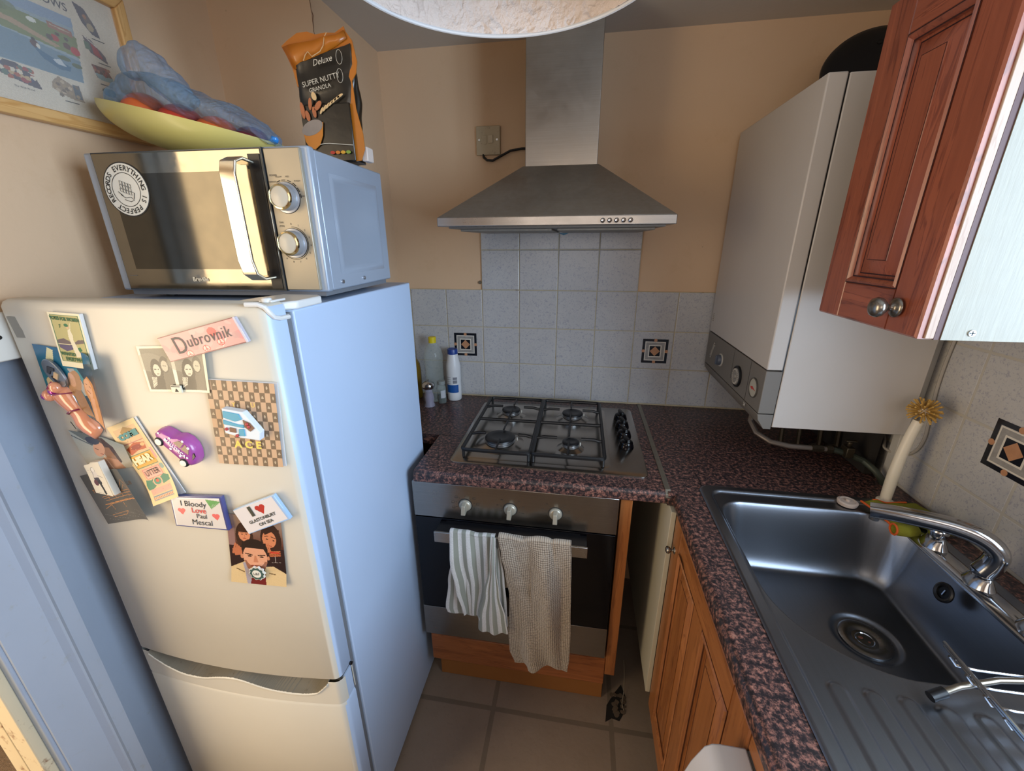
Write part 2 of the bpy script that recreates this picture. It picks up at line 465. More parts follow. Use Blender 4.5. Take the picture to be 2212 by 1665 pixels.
# the hall beyond the doorway
HALLW = M('hall_wall_paint', 'e6dac4', .8, mott=.05, mscale=2)
def carpet():
    t = NT('grey_brown_carpet'); v = t.coord()
    f = t.noise(v, 140, 4, .7); g = t.n('ShaderNodeTexWave'); g.inputs['Scale'].default_value = 55; g.inputs['Distortion'].default_value = 2.5
    t.l(v, g.inputs[0])
    base = t.mix(f, '8f7f70', '4f443c'); base = t.mix(t.ramp(g.outputs['Fac'], [(0.2, .0), (0.9, .35)]), base, '3b332d')
    t.set(**{'Base Color': base, 'Roughness': .95}); t.bump(f, .8, .006); return t.m
struct('floor_hall', B().box(-1.75, XL, -3.2, -0.6, -0.05, 0.004), carpet(), smooth=False)
struct('wall_hall', B().box(-1.85, -1.75, -3.2, -0.6, 0, CZ).box(-1.75, XL - .12, -0.7, -0.6, 0, CZ).box(-1.75, XL - .12, -3.3, -3.2, 0, CZ), HALLW, smooth=False)
struct('ceiling_hall', B().box(-1.85, XL - .12, -3.3, -0.6, CZ, CZ + .08), CEIL, smooth=False)
# door lining and architrave on the fridge side of the doorway
t1 = struct('trim_1', B().prism([(XL, -1.112), (XL + .012, -1.114), (XL + .014, -1.140), (XL + .022, -1.148), (XL + .022, -1.152), (XL + .012, -1.160), (XL + .010, -1.200), (XL + .006, -1.222), (XL - .001, -1.222), (XL - .001, -1.112)], 'z', 0, 2.05), WHITE_GLOSS, angle=25)
t2 = struct('trim_2', B().box(XL - .125, XL - .002, -1.228, -1.215, 0.004, 1.98), WHITE_GLOSS, bevel=.002)
struct('trim_6', B().box(XL - .062, XL - .018, -1.246, -1.228, 0.004, 1.965).box(XL - .135, XL - .092, -1.236, -1.224, 0.004, 1.97), M('cream_gloss_strip', 'dccdae', .35, mott=.05, grime='8a5f45', gscale=26), bevel=.002)  # stop and hall-side strip coloured cream, unlike the other trims
struct('trim_3', B().box(XL - .002, XL + .02, -2.07, -1.99, 0, 2.05), WHITE_GLOSS, bevel=.002)
struct('door_1', B().box(XL - .125, XL, -1.98, -1.95, 0.004, 1.98).box(XL - .125, XL, -1.95, -1.245, 1.95, 1.98), WHITE_GLOSS, bevel=.002)

struct('trim_5', B().box(XL - .064, XL - .060, -1.111, -.605, 0, 1.325), WHITE_GLOSS)

# ---- tiled splashback on the back wall (pitch 14.9 cm from x = 0, rows from z = 0.901)
P = 0.149; G = 0.0016
def tiles(cells, M_):
    b = B()
    for (u0, u1, v0, v1) in cells:
        a = 0.0022
        b.rings([(u0 + G, u1 - G, v0 + G, v1 - G, 0), (u0 + G, u1 - G, v0 + G, v1 - G, .0062), (u0 + G + a, u1 - G - a, v0 + G + a, v1 - G - a, .0072)], M_)
    return b
rows_ = [(0.905, 1.052), (1.052, 1.201), (1.201, 1.350)]
cells = []
for i in range(-3, 9):
    u0, u1 = max(i * P, -0.346), min((i + 1) * P, XR)
    for (v0, v1) in rows_: cells.append((u0, u1, v0, v1))
for i in range(4):
    cells.append((i * P, (i + 1) * P, 1.350, 1.499)); cells.append((i * P, (i + 1) * P, 1.499, 1.590))
MB_ = frame_mat((0, -0.001, 0), (1, 0, 0), (0, 0, 1))
tiles(cells, MB_).build('tiles', TILE, wb, angle=20)
B().box(-.346, XR, -0.0058, 0.001, .900, 1.350).box(0, 4 * P, -0.0058, .001, 1.350, 1.590).box(-.348, XR, -.0075, 0, .898, .9065).build('grout', GROUT, wb, smooth=False)
DK = M('tile_motif_black', '14171f', .2); PEACH = M('tile_motif_peach', 'bd8a66', .3, mott=.3, mscale=60); MARB = M('tile_motif_marble', '9d9a96', .25, mott=.45, mscale=70); CRM = M('tile_motif_cream', 'd8d2c6', .25)
def motif(cx, cz, Mx, parent, s=1.0):
    """square black band, marble band, black square with a peach diamond"""
    def R_(r, h): return [Mx @ Vector((cx + a * r, cz + c * r, h)) for a, c in ((-1, -1), (1, -1), (1, 1), (-1, 1))]
    def ring(r0, r1, h, m, nm='motif'):
        b = B(); b.loft([R_(r0, h), R_(r1, h)], cap0=False, cap1=False); return b
    r = .0475 * s
    ring(r, r * .80, .0078, DK).build('motif_band', DK, parent, smooth=False)
    ring(r * .78, r * .72, .0078, CRM).build('motif_line', CRM, parent, smooth=False)
    ring(r * .72, r * .50, .0078, MARB).build('motif_marble', MARB, parent, smooth=False)
    ring(r * .50, r * .42, .0078, CRM).build('motif_line', CRM, parent, smooth=False)
    b = B(); b.bm.faces.new([b.bm.verts.new(p) for p in R_(r * .42, .0079)]); b.build('motif_centre', DK, parent, smooth=False)
    b = B(); b.bm.faces.new([b.bm.verts.new(Mx @ Vector((cx + a * r * .40, cz + c * r * .40, .0083))) for a, c in ((-1, 0), (0, -1), (1, 0), (0, 1))]); b.build('motif_diamond', PEACH, parent, smooth=False)
    b = B()
    for a, c in ((1, 0), (-1, 0), (0, 1), (0, -1)):
        b.lathe([(0, .0079), (r * .13, .0079), (r * .13, .0084), (0, .0084)], n=14, mat=Mx @ Matrix.Translation((cx + a * r * .9, cz + c * r * .9, 0)))
    b.build('motif_dot', PEACH, parent)
motif(-0.0755, 1.1265, MB_, wb); motif(0.680, 1.125, MB_, wb)
# ---- right wall tiles: u runs towards the viewer (-y)
MR_ = frame_mat((XR + .001, 0, 0), (0, -1, 0), (0, 0, 1))
cells = []
PR = 0.1495
for i in range(0, 22):
    u0, u1 = i * PR + .02, (i + 1) * PR + .02
    for (v0, v1) in ((.905, 1.0), (1.0, 1.15), (1.15, 1.30), (1.30, 1.45), (1.45, 1.60)):
        if u1 > 1.03 and u0 < 2.05 and v1 > 1.06:
            if v0 >= 1.06: continue
            v1 = 1.058
        cells.append((u0, u1, v0, v1))
tiles(cells, MR_).build('tiles', TILE, wr, angle=20)
B().box(XR - .0058, XR + .001, -1.03, -.0, .900, 1.60).box(XR - .0058, XR + .001, -3.2, -1.03, .9, 1.058).build('grout', GROUT2, wr, smooth=False)
motif(0.7405, 1.126, MR_, wr, s=1.1)

# ---- fused switch, screw, light switch plate
SPUR = M('yellowed_plastic', 'b3a488', .45, mott=.15, mscale=40, grime='5a4a34', gscale=60)
t = thing('fused_switch', 'yellowed square fused switch plate on the wall beside the hood chimney', 'switch', (0.04, 0, 1.82))
B().box(-.004, .082, -.012, -.0005, 1.819, 1.909).build('plate', SPUR, t, bevel=.002)
B().box(.040, .057, -.0155, -.012, 1.855, 1.880).build('rocker', M('rocker_plastic', 'bcae94', .35), t, bevel=.001)
B().box(.017, .035, -.0135, -.012, 1.853, 1.880).build('fuse_cover', SPUR, t, bevel=.001)
for x in (.007, .071): B().lathe([(0, -.0135), (.0035, -.0135), (.0035, -.012), (0, -.012)], (x, 0, 1.866), 'y', 14).build('screw', CHROME, t)
tag(B().tube([(.02, -.008, 1.822), (.022, -.012, 1.812), (.035, -.016, 1.802), (.055, -.016, 1.800), (.085, -.018, 1.813), (.12, -.02, 1.828), (.16, -.02, 1.833), (.207, -.02, 1.833)], .0042, 10).build('power_cable', BLACK, loc=(.02, 0, 1.8)),
    'short black cable running from the fused switch to the chimney', 'cable')
t = thing('wall_plate', 'white switch plate on the wall behind the top corner of the fridge door', 'switch', (XL, -1.06, 1.33))
B().box(XL, XL + .011, -1.122, -1.037, 1.328, 1.414).build('plate', WHITE_PL, t, bevel=.002)
B().lathe([(0, XL + .010), (.004, XL + .010), (.004, XL + .0118), (0, XL + .0118)], (0, -1.058, 1.371), 'x', 14).build('screw_hole', BLACK, t)
tag(B().lathe([(0, -.006), (.006, -.006), (.007, -.001), (0, -.001)], (-.008, 0, 1.377), 'y', 14).build('screw_cap', M('dirty_screw', '6d5f4c', .6), loc=(-.008, 0, 1.37)), 'small dirty screw cap on the wall at the corner of the tiles', 'screw')
# crack in the plaster along the pier corner
b = B()
random.seed(4)
zz = 2.13; x = -.349
pts = []
while zz > 1.90:
    pts.append((-.3475 + random.uniform(-.001, .002), -.385 + random.uniform(0, .006), zz)); zz -= .012
b.tube(pts, .0011, 5).build('crack', M('crack_dirt', '7a5a42', .9), None)
o = COL.objects['crack']; tag(o, kind='structure'); o.name = 'trim_4'

# ---- ceiling pendant with a crumpled paper drum shade
PAPER = NT('crumpled_white_paper'); v = PAPER.coord()
vo = PAPER.n('ShaderNodeTexVoronoi'); vo.feature = 'DISTANCE_TO_EDGE'; vo.inputs['Scale'].default_value = 16
PAPER.l(PAPER.mix(.28, v, PAPER.noise(v, 9, 4)), vo.inputs['Vector'])
PAPER.set(**{'Base Color': PAPER.mix(PAPER.noise(v, 6, 3), 'e6d8cf', 'cdbdb2'), 'Roughness': .8})
PAPER.b.inputs['Transmission Weight'].default_value = 0.0
PAPER.bump(PAPER.mix(.5, vo.outputs['Distance'], PAPER.noise(v, 22, 5, .65)), 1.0, .022)
t = thing('pendant_lamp', 'white crumpled paper drum lampshade hanging from the ceiling', 'lamp', (.26, -.95, CZ))
c = (.26, -.95, 0)
prof = [(.236, 1.884), (.237, 1.90), (.236, 1.93), (.233, 1.97), (.229, 2.02), (.222, 2.06), (.214, 2.085)]
b = B().lathe(prof, c, n=120, cap0=False, cap1=False)
from mathutils import noise as _ns
for q in b.bm.verts:
    d = _ns.noise(q.co * 26) * .0035 + _ns.noise(q.co * 70) * .0016
    r = Vector((q.co.x - c[0], q.co.y - c[1], 0)).normalized(); q.co += r * d
b.build('lamp_shade', PAPER.m, t, solid=.0015, sub=1)
B().tube([(c[0] + .238 * math.cos(a), c[1] + .238 * math.sin(a), 1.884) for a in np.linspace(0, 2 * math.pi, 90)], .0032, 8, cap=False).build('rim', M('shade_rim_white', 'd5d6d8', .5), t)
b = B()
for k in range(3):
    a = 2 * math.pi * k / 3 + .3; b.tube([(c[0], c[1], 2.07), (c[0] + .21 * math.cos(a), c[1] + .21 * math.sin(a), 2.085)], .0015, 6)
b.build('wire_spider', CHROME, t)
B().tube([(c[0], c[1], 2.06), (c[0], c[1], 2.135)], .003, 8).lathe([(.045, 2.13), (.045, 2.149)], c, n=24).build('flex', WHITE_PL, t)
B().lathe([(.0, 1.985), (.02, 1.99), (.028, 2.01), (.02, 2.035), (.013, 2.05), (.016, 2.08), (.0, 2.08)], c, n=20).build('bulb', M('opal_glass', 'e8e6e0', .2), t)
# ================================================================== fridge
t = thing('fridge_freezer', 'white fridge freezer covered in magnets with a microwave on top', 'fridge freezer', (-.37, -.75, 0))
FX0, FX1 = -.634, -.100
B().box(FX0, FX1, -.985, -.477, .02, 1.4195).build('cabinet', FRIDGE_BLUE_LIT, t, bevel=.003)
B().box(FX0 + .004, FX1 - .006, -1.004, -.985, .05, 1.416).build('door_seal', FRIDGE_GREY, t)
B().box(FX0 + .03, FX1 - .03, -.97, -.5, 0.001, .021).build('plinth', BLACK, t)
r = .016
def yfront(x):
    d = min(x - FX0, FX1 - x)
    y = -1.047 - .0175 * (1 - ((x + .369) / .269) ** 2)
    if d < r: y += r - math.sqrt(max(0, r * r - (r - d) ** 2))
    return y
xs = [FX0 + r * (1 - math.cos(a)) for a in np.linspace(0, math.pi / 2, 7)] + list(np.linspace(FX0 + r, FX1 - r, 20)[1:-1]) + [FX1 - r * (1 - math.cos(a)) for a in np.linspace(math.pi / 2, 0, 7)]
prof = [(x, yfront(x)) for x in xs] + [(FX1, -1.004), (FX0, -1.004)]
def sc(p, d): return [(FX0 + (FX1 - FX0) / 2 + (x - (FX0 + FX1) / 2) * (1 - 2 * d / .538), min(-1.004, y + d)) for x, y in p]
def door(z0, z1):
    L = [(.004, z0), (0, z0 + .004), (0, z1 - .012), (.003, z1 - .004), (.008, z1)]
    return B().loft([[(x, y, z) for x, y in sc(prof, d)] for d, z in L])
fd = door(.606, 1.437).build('fridge_door', FRIDGE_W, t, angle=50)
zd = door(.055, .530).build('freezer_door', FRIDGE_W, t, angle=50)
for o_ in (fd, zd):   # door flanks share the cabinet's blue tint, window light put into the colour
    o_.data.materials.append(FRIDGE_BLUE_LIT)
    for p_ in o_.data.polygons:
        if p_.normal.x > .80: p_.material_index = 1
B().box(FX0 + .001, FX1 - .001, -1.006, -1.0, .529, .600).build('door_top', FRIDGE_W, zd)
LX = [-.606, -.598, -.575, -.546, -.504, -.450, -.405, -.368, -.335, -.300, -.270, -.230, -.190, -.158, -.142, -.132]
LZ = [.606, .598, .586, .574, .563, .5655, .579, .5865, .584, .573, .566, .562, .561, .567, .579, .606]
def recess(x, z):
    # one long finger recess with a wavy two-dipped lower lip
    if x < LX[0] or x > LX[-1]: return 0, 0
    e = sum(float(np.interp(x + d, LX, LZ)) * w_ for d, w_ in ((-.016, .15), (-.008, .22), (0, .26), (.008, .22), (.016, .15)))
    return (1 if z > e else 0), math.exp(-((z - e + .0035) / .004) ** 2) * (1 if e < .599 else 0)
def hf(u, v):
    x = FX0 + (FX1 - FX0) * u; z = .529 + v * .0715
    i, l = recess(x, z)
    y = yfront(x); return (x, y + i * min(.038, -1.008 - y) - l * .004, z)
def is_recess(f): return max(v.co.y - yfront(v.co.x) for v in f.verts) > .030 and abs(f.calc_center_median().x + .369) < .245
for nm_, keep_, mt_ in (('door_handle', False, FRIDGE_W), ('handle_recess', True, M('grimy_shaded_recess', '7d7668', .6, mott=.15, mscale=20, grime='4f4436', gscale=70))):  # base colour darkened for the recess shade; grime spots are its own
    b = B().grid(hf, 300, 110)
    bmesh.ops.delete(b.bm, geom=[f for f in b.bm.faces if is_recess(f) != keep_], context='FACES')
    b.build(nm_, mt_, zd, angle=60)
for xa in (FX0 + .002, FX1 - .006): B().box(xa, xa + .005, -1.033, -1.004, .529, .600).build('door_edge', FRIDGE_BLUE_LIT, zd)
B().box(FX0 + .004, FX1 - .004, -1.042, -1.004, .6005, .6065).build('door_gap', M('shadow_gap', '3a3833', .7), t)
# top hinge
B().prism([(-.205, -.993), (-.203, -.945), (-.188, -.888), (-.115, -.886), (-.0965, -.905), (-.0965, -.975), (-.112, -.993)], 'z', 1.4198, 1.434).build('hinge_cover', M('white_hinge_plastic', 'd9dad9', .35), t, bevel=.003)
B().lathe([(.008, 1.4372), (.008, 1.443), (.006, 1.445)], (-.118, -1.020, 0), n=16).box(-.130, -.106, -1.024, -.990, 1.4372, 1.441).build('hinge_pin', M('white_hinge_plastic', 'd9dad9', .35), t, bevel=.002)
B().tube([(-.132, -1.050, 1.4375), (-.112, -1.047, 1.4375), (-.104, -1.044, 1.433), (-.1005, -1.040, 1.424), (-.099, -1.034, 1.416), (-.0985, -1.022, 1.412), (-.0985, -1.000, 1.411)], .0040, 8).build('hinge_trim', M('white_hinge_plastic', 'd9dad9', .35), t)
b = B().lathe([(0, -.004), (.004, -.004), (.004, .004), (0, .004)], (-.099, -1.008, .61), 'x', 12).build('hinge_cap', BLACK, t)
b = B()
for P_ in ([(-.612, 1.4285), (-.594, 1.4285), (-.590, 1.410), (-.586, 1.402), (-.584, 1.391), (-.607, 1.391)],): b.prism([(x, z - .02) for x, z in P_], 'y', yfront(-.596) - .0009, yfront(-.596) + .002)
b.prism([(-.585, 1.383), (-.5825, 1.376), (-.581, 1.371), (-.577, 1.371)], 'y', yfront(-.596) - .0009, yfront(-.596) + .002)
b.build('torn_label', M('torn_silver_label', '8b857b', .35, metal=.4), fd, smooth=False)

# ================================================================== magnets and papers on the fridge door
YF = -1.0455
BEFORE = set(o.name for o in COL.objects)
def quad(tl, tr, br, bl, y=YF, bend=None):
    tl, tr, br, bl = [Vector((p[0], 0, p[1])) for p in (tl, tr, br, bl)]
    def f(u, v):
        p = (tl * (1 - u) + tr * u) * (1 - v) + (bl * (1 - u) + br * u) * v
        return Vector((p.x, y - (bend(u, v) if bend else 0), p.z))
    return f
def slab(tl, tr, br, bl, y0, y1):
    ps = [tl, tr, br, bl]
    return B().prism([(p[0], p[1]) for p in ps], 'y', y0, y1)
def qmat(tl, tr, br, bl, y):
    o = Vector((bl[0], y, bl[1])); u = Vector((br[0] - bl[0], 0, br[1] - bl[1])); v = Vector((tl[0] - bl[0], 0, tl[1] - bl[1]))
    mm = Matrix.Identity(4)
    for i in range(3): mm[i][0] = u[i]; mm[i][1] = v[i]; mm[i][2] = (0, -1, 0)[i]; mm[i][3] = o[i]
    return mm
def qtext(mm, u, v, h, wfac=1.0):
    """place text of unit-square height h at u,v of a quad"""
    w = Vector(mm.col[0][:3]).length; hh = Vector(mm.col[1][:3]).length
    return mm @ Matrix.Translation((u, v, 0.0004)) @ Matrix.Diagonal((hh / w * wfac, 1, 1, 1))
EDGE = M('magnet_white_edge', 'd3d3d2', .3)

# votes for women magnet
Q = [(-.522, 1.417), (-.453, 1.415), (-.463, 1.318), (-.532, 1.322)]
t = thing('fridge_magnet', 'green and cream poster magnet with a standing lady in a long white dress', 'magnet', (-.49, YF, 1.37))
slab(*Q, YF, YF - .006).build('backing', EDGE, t, bevel=.001)
cv = Canvas(90, 126, 'e6dfc2').rect(.06, .94, .04, .90, '2f6b3c').rect(.075, .925, .05, .89, 'b5ad74')
cv.poly([(.08, .50), (.3, .46), (.55, .53), (.55, .58), (.08, .56)], '6b5b57').poly([(.6, .53), (.75, .47), (.92, .46), (.92, .52), (.62, .56)], '6b5b57').poly([(.08, .58), (.6, .58), (.5, .66), (.3, .70), (.1, .64)], '5b4f6a')
cv.poly([(.50, .30), (.58, .28), (.62, .40), (.60, .48), (.74, .78), (.56, .80), (.50, .55), (.47, .42)], 'ded8bd').ell(.52, .25, .05, .035, 'd3b28c').ell(.49, .22, .07, .03, '2f6b3c').line([(.57, .32), (.63, .19)], .02, 'ded8bd').line([(.62, .18), (.74, .13)], .015, 'c9b98b')
cv.poly([(.66, .62), (.76, .60), (.8, .66), (.7, .70)], '2f6b3c').line([(.08, .57), (.5, .57)], .015, 'ded8bd').ell(.82, .76, .07, .05, '5d6b45', al=.6)
sheet('print', cv, quad(*Q, y=YF - .0063), t, .3)
mm = qmat(*Q, YF - .0064)
lettering([('VOTES FOR WOMEN', .085, qtext(mm, .5, .90, 1, .82), dict(bold=.004)), ('F', .1, qtext(mm, .30, .76, 1), {}), ('WANTED', .085, qtext(mm, .32, .25, 1, .9), dict(bold=.004)), ('EVERYWHERE!', .095, qtext(mm, .56, .155, 1, .85), dict(bold=.004))], M('poster_green', '1f5c33', .5), t)

# curled colour photo, two fair-haired people on a blue background
Q = [(-.594, 1.356), (-.475, 1.353), (-.452, 1.213), (-.604, 1.250)]
Q = [(-.594, 1.356), (-.440, 1.345), (-.452, 1.205), (-.602, 1.250)]
cv = Canvas(140, 130, '2f6f88')
cv.grad(0, .7, '1d5f8d', '2d7f8c').poly([(.6, .2), (1, .1), (1, 1), (.62, 1)], '2c4656').poly([(.22, .02), (.30, .05), (.22, .42), (.10, .55), (.08, .40)], 'dcd9ae').ell(.13, .66, .09, .12, 'e2cf9a').poly([(.44, .30), (.54, .28), (.72, .62), (.62, .66)], 'a8a9a8').poly([(.54, .28), (.60, .27), (.76, .52), (.70, .56)], '4d8d9b')
cv.poly([(0, .8), (.2, .72), (.32, .9), (.3, 1), (0, 1)], '26303a').line([(.02, .85), (.24, .98)], .04, '4b95a6').line([(.0, .92), (.2, .82)], .03, '93a9a3')
cv.ell(.50, .52, .10, .22, 'b18a63', 20).ell(.47, .47, .055, .11, 'caa083').poly([(.42, .62), (.58, .60), (.70, .95), (.5, .98)], '9c7652')
cv.poly([(.66, .42), (.76, .33), (.87, .40), (.92, .62), (.95, .98), (.72, .98), (.70, .72), (.64, .60)], 'c8925c').ell(.74, .50, .075, .135, 'dcb090').line([(.70, .55), (.75, .57)], .012, '8f4b3f').line([(.69, .46), (.72, .46)], .01, '4b3226').line([(.76, .47), (.79, .48)], .01, '4b3226').poly([(.72, .62), (.82, .62), (.80, .97), (.74, .97)], 'd9a987').noise(.06, 1)
sheet('photograph', cv, quad(*Q, bend=lambda u, v: .002 + .016 * max(0, u - .55) ** 2 / .2 + .006 * v * u), None, .25, loc=(-.53, YF, 1.29))
tag(COL.objects['photograph'], 'curled blue-toned photo of two long-haired people under a torso magnet', 'photo')

# bottle opener magnet
t = thing('bottle_opener_magnet', 'silver oval bottle opener magnet lying on the blue photo', 'magnet', (-.553, YF, 1.305))
mm = Matrix.Translation((-.553, YF - .004, 1.306)) @ Matrix.Rotation(math.radians(-38), 4, 'Y')
outl = [(.0185 * math.cos(a) * (1 + .10 * math.sin(a)), .029 * math.sin(a)) for a in np.linspace(0, 2 * math.pi, 33)[:-1]]
B().prism([(x, z) for x, z in outl], 'y', -.005, 0, mat=mm).build('body', M('opener_aluminium', '8b949e', .3, metal=.85), t, bevel=.0012)
B().prism([(-.010, .010), (.002, .016), (.011, .004), (.006, .001), (.0, .006), (-.008, .004)], 'y', -.0062, -.0045, mat=mm).tube([mm @ Vector(p) for p in [(-.008, -.0058, .0), (-.009, -.0058, -.012), (-.002, -.0058, -.016)]], .0012, 6).build('opening', M('opener_slot', '262a33', .4), t)
B().prism([(-.006, -.004), (.006, -.0), (.009, -.008), (-.002, -.012)], 'y', -.0066, -.005, mat=mm).build('cutout_view', M('opener_warm', 'c7aa84', .4), t, smooth=False)

# glossy torso magnet in a bikini
t = thing('torso_magnet', 'glossy tan torso figurine magnet wearing a shiny purple bikini', 'magnet', (-.535, YF, 1.24))
SKIN = M('glossy_tan_resin', 'd9906c', .12, coat=.9)
def shell(pts, w, th):
    """half-round solid along a centre line; (x,z) centre, half width, thickness"""
    b = B(); rings = []
    n = len(pts)
    for i, ((x, z), ww, tt) in enumerate(zip(pts, w, th)):
        a, c = pts[max(0, i - 1)], pts[min(n - 1, i + 1)]
        d = Vector((c[0] - a[0], 0, c[1] - a[1])).normalized(); s_ = Vector((d.z, 0, -d.x))
        rings.append([Vector((x, YF - .001, z)) + s_ * (ww * math.cos(q)) + Vector((0, -tt * math.sin(q), 0)) for q in np.linspace(0, math.pi, 13)])
    return b.loft(rings)
shell([(-.571, 1.283), (-.567, 1.274), (-.561, 1.262), (-.553, 1.248), (-.546, 1.236), (-.538, 1.224), (-.530, 1.212), (-.522, 1.202), (-.514, 1.192), (-.508, 1.186)],
      [.012, .022, .0255, .0225, .018, .0175, .021, .0215, .017, .0145], [.008, .013, .016, .014, .012, .013, .016, .015, .012, .010]).build('body', SKIN, t, angle=80)
for (x, z) in ((-.580, 1.262), (-.557, 1.278)):
    B().ball((x, YF - .013, z), .0115, (1, .8, 1), 18).build('bust', SKIN, t)
PUR = M('metallic_purple', 'a8248f', .12, metal=.6, coat=.8)
b = B()
for (x, z, s_) in ((-.583, 1.261, 1), (-.560, 1.272, 1)):
    b.ball((x, YF - .0155, z), .0095, (1.05, .75, .8), 16)
b.build('bikini_top', PUR, t)
B().tube([(-.553, YF - .022, 1.269), (-.545, YF - .014, 1.268), (-.533, YF - .006, 1.268)], .0012, 6).build('bikini_string', M('dark_magenta', '7c1f45', .2, coat=.6), t)
B().tube([(-.558, YF - .024, 1.279), (-.559, YF - .014, 1.290)], .0013, 6).build('bikini_string', M('dark_magenta', '7c1f45', .2, coat=.6), t)
b = B(); b.tube([(-.553, YF - .010, 1.226), (-.545, YF - .0165, 1.231), (-.535, YF - .0165, 1.236), (-.525, YF - .009, 1.238)], .0016, 6)
b.build('bikini_string', M('dark_magenta', '7c1f45', .2, coat=.6), t)
B().tube([(-.548, YF - .0150, 1.214), (-.541, YF - .0150, 1.200)], .0006, 4).build('faint_lettering', INK, t)

# Dubrovnik magnet over the monochrome photo booth pictures
Q = [(-.361, 1.361), (-.232, 1.366), (-.243, 1.284), (-.361, 1.281)]
cv = Canvas(150, 100, 'ddd9c4')
for x0, x1 in ((.035, .455), (.505, .955)):
    cv.grad(.05, .95, '7b7768', '3b3832', x0, x1)
    m_ = (x0 + x1) / 2; w = x1 - x0
    cv.ell(x0 + w * .25, .35, w * .5, .2, '8c8778', al=.5)
    cv.ell(x0 + w * .42, .55, w * .22, .28, '2b2824').ell(x0 + w * .42, .52, w * .13, .13, 'c9c3ae').poly([(x0 + w * .2, .95), (x0 + w * .3, .7), (x0 + w * .6, .7), (x0 + w * .72, .95)], '23211e')
    cv.ell(x0 + w * .74, .40, w * .17, .18, '45423a').ell(x0 + w * .73, .43, w * .12, .12, 'b5af9b').poly([(x0 + w * .6, .95), (x0 + w * .62, .62), (x0 + w * .95, .62), (x0 + w * .97, .95)], '5b564b')
    for k in range(4): cv.line([(x0 + w * (.14 + k * .045), .90 - k * .02), (x0 + w * (.18 + k * .05), .68)], .014, 'c4beaa')
    cv.line([(x0 + w * .34, .50), (x0 + w * .40, .50)], .008, '3b3832').line([(x0 + w * .46, .50), (x0 + w * .5, .50)], .008, '3b3832').line([(x0 + w * .40, .60), (x0 + w * .47, .60)], .01, '5e463e').line([(x0 + w * .69, .42), (x0 + w * .78, .43)], .008, '2f2d28')
cv.noise(.07, 2)
sheet('photo_strip', cv, quad(*Q, bend=lambda u, v: .001 + .004 * max(0, u - .7) ** 2 / .09), None, .25, loc=(-.30, YF, 1.32))
tag(COL.objects['photo_strip'], 'black and white photo booth print of two posing pairs, partly under a pink magnet', 'photo')
t = thing('square_magnet', 'tiny white square magnet holding the black and white photo', 'magnet', (-.304, YF, 1.287))
slab((-.3145, 1.294), (-.2955, 1.294), (-.2955, 1.281), (-.3145, 1.281), YF - .002, YF - .005).build('tile', M('tiny_magnet_white', 'dfd9c6', .4), t, bevel=.0006)
B().box(-.313, -.297, YF - .0054, YF - .005, 1.2918, 1.2928).prism([(-.308, 1.283), (-.301, 1.283), (-.3045, 1.289)], 'y', YF - .0054, YF - .005).build('drawing', INK, t, smooth=False)
Q = [(-.300, 1.381), (-.160, 1.417), (-.145, 1.377), (-.288, 1.341)]
t = thing('place_name_magnet', 'pink place name magnet with wavy lettering, tilted over the monochrome photo', 'magnet', (-.22, YF, 1.38))
slab(*Q, YF - .001, YF - .008).build('backing', M('acrylic_edge', 'b9b7c4', .1, coat=.5), t, bevel=.001)
cv = Canvas(170, 56, 'd8a79f')
rs = np.random.RandomState(3)
for k in range(26): cv.ell(rs.rand(), rs.rand(), .03 + .05 * rs.rand(), .05 + .14 * rs.rand(), ['cf8f8d', 'e6bdb3', 'd98d8f', 'c9a09a'][k % 4], rs.rand() * 90, .55)
cv.ell(.66, .30, .055, .17, 'd2524c', al=.8).line([(.70, .92), (.78, .65)], .01, 'e9ddd0')
for cx, cy in ((.50, .84), (.70, .74), (.28, .88)):
    cv.ell(cx, cy, .045, .14, 'd0645f').ell(cx, cy, .036, .11, 'e6c8bc').line([(cx, cy - .1), (cx, cy + .1)], .008, 'd0645f').line([(cx, cy), (cx - .03, cy + .08)], .008, 'd0645f').line([(cx, cy), (cx + .03, cy + .08)], .008, 'd0645f')
cv.rect(0, 1, 0, .03, '8d5d5a').rect(0, 1, .97, 1, '8d5d5a').rect(.975, 1, 0, 1, 'c9c7d6')
sheet('print', cv, quad(*Q, y=YF - .0083), t, .2)
mm = qmat(*Q, YF - .0085)
lettering([('D', .95, qtext(mm, .22, .50, 1, .8), {}), ('ubrovnik', .62, qtext(mm, .58, .55, 1, .80), dict(shear=.15, space=1.1))], M('magnet_grey_ink', '5f5a56', .5), t)

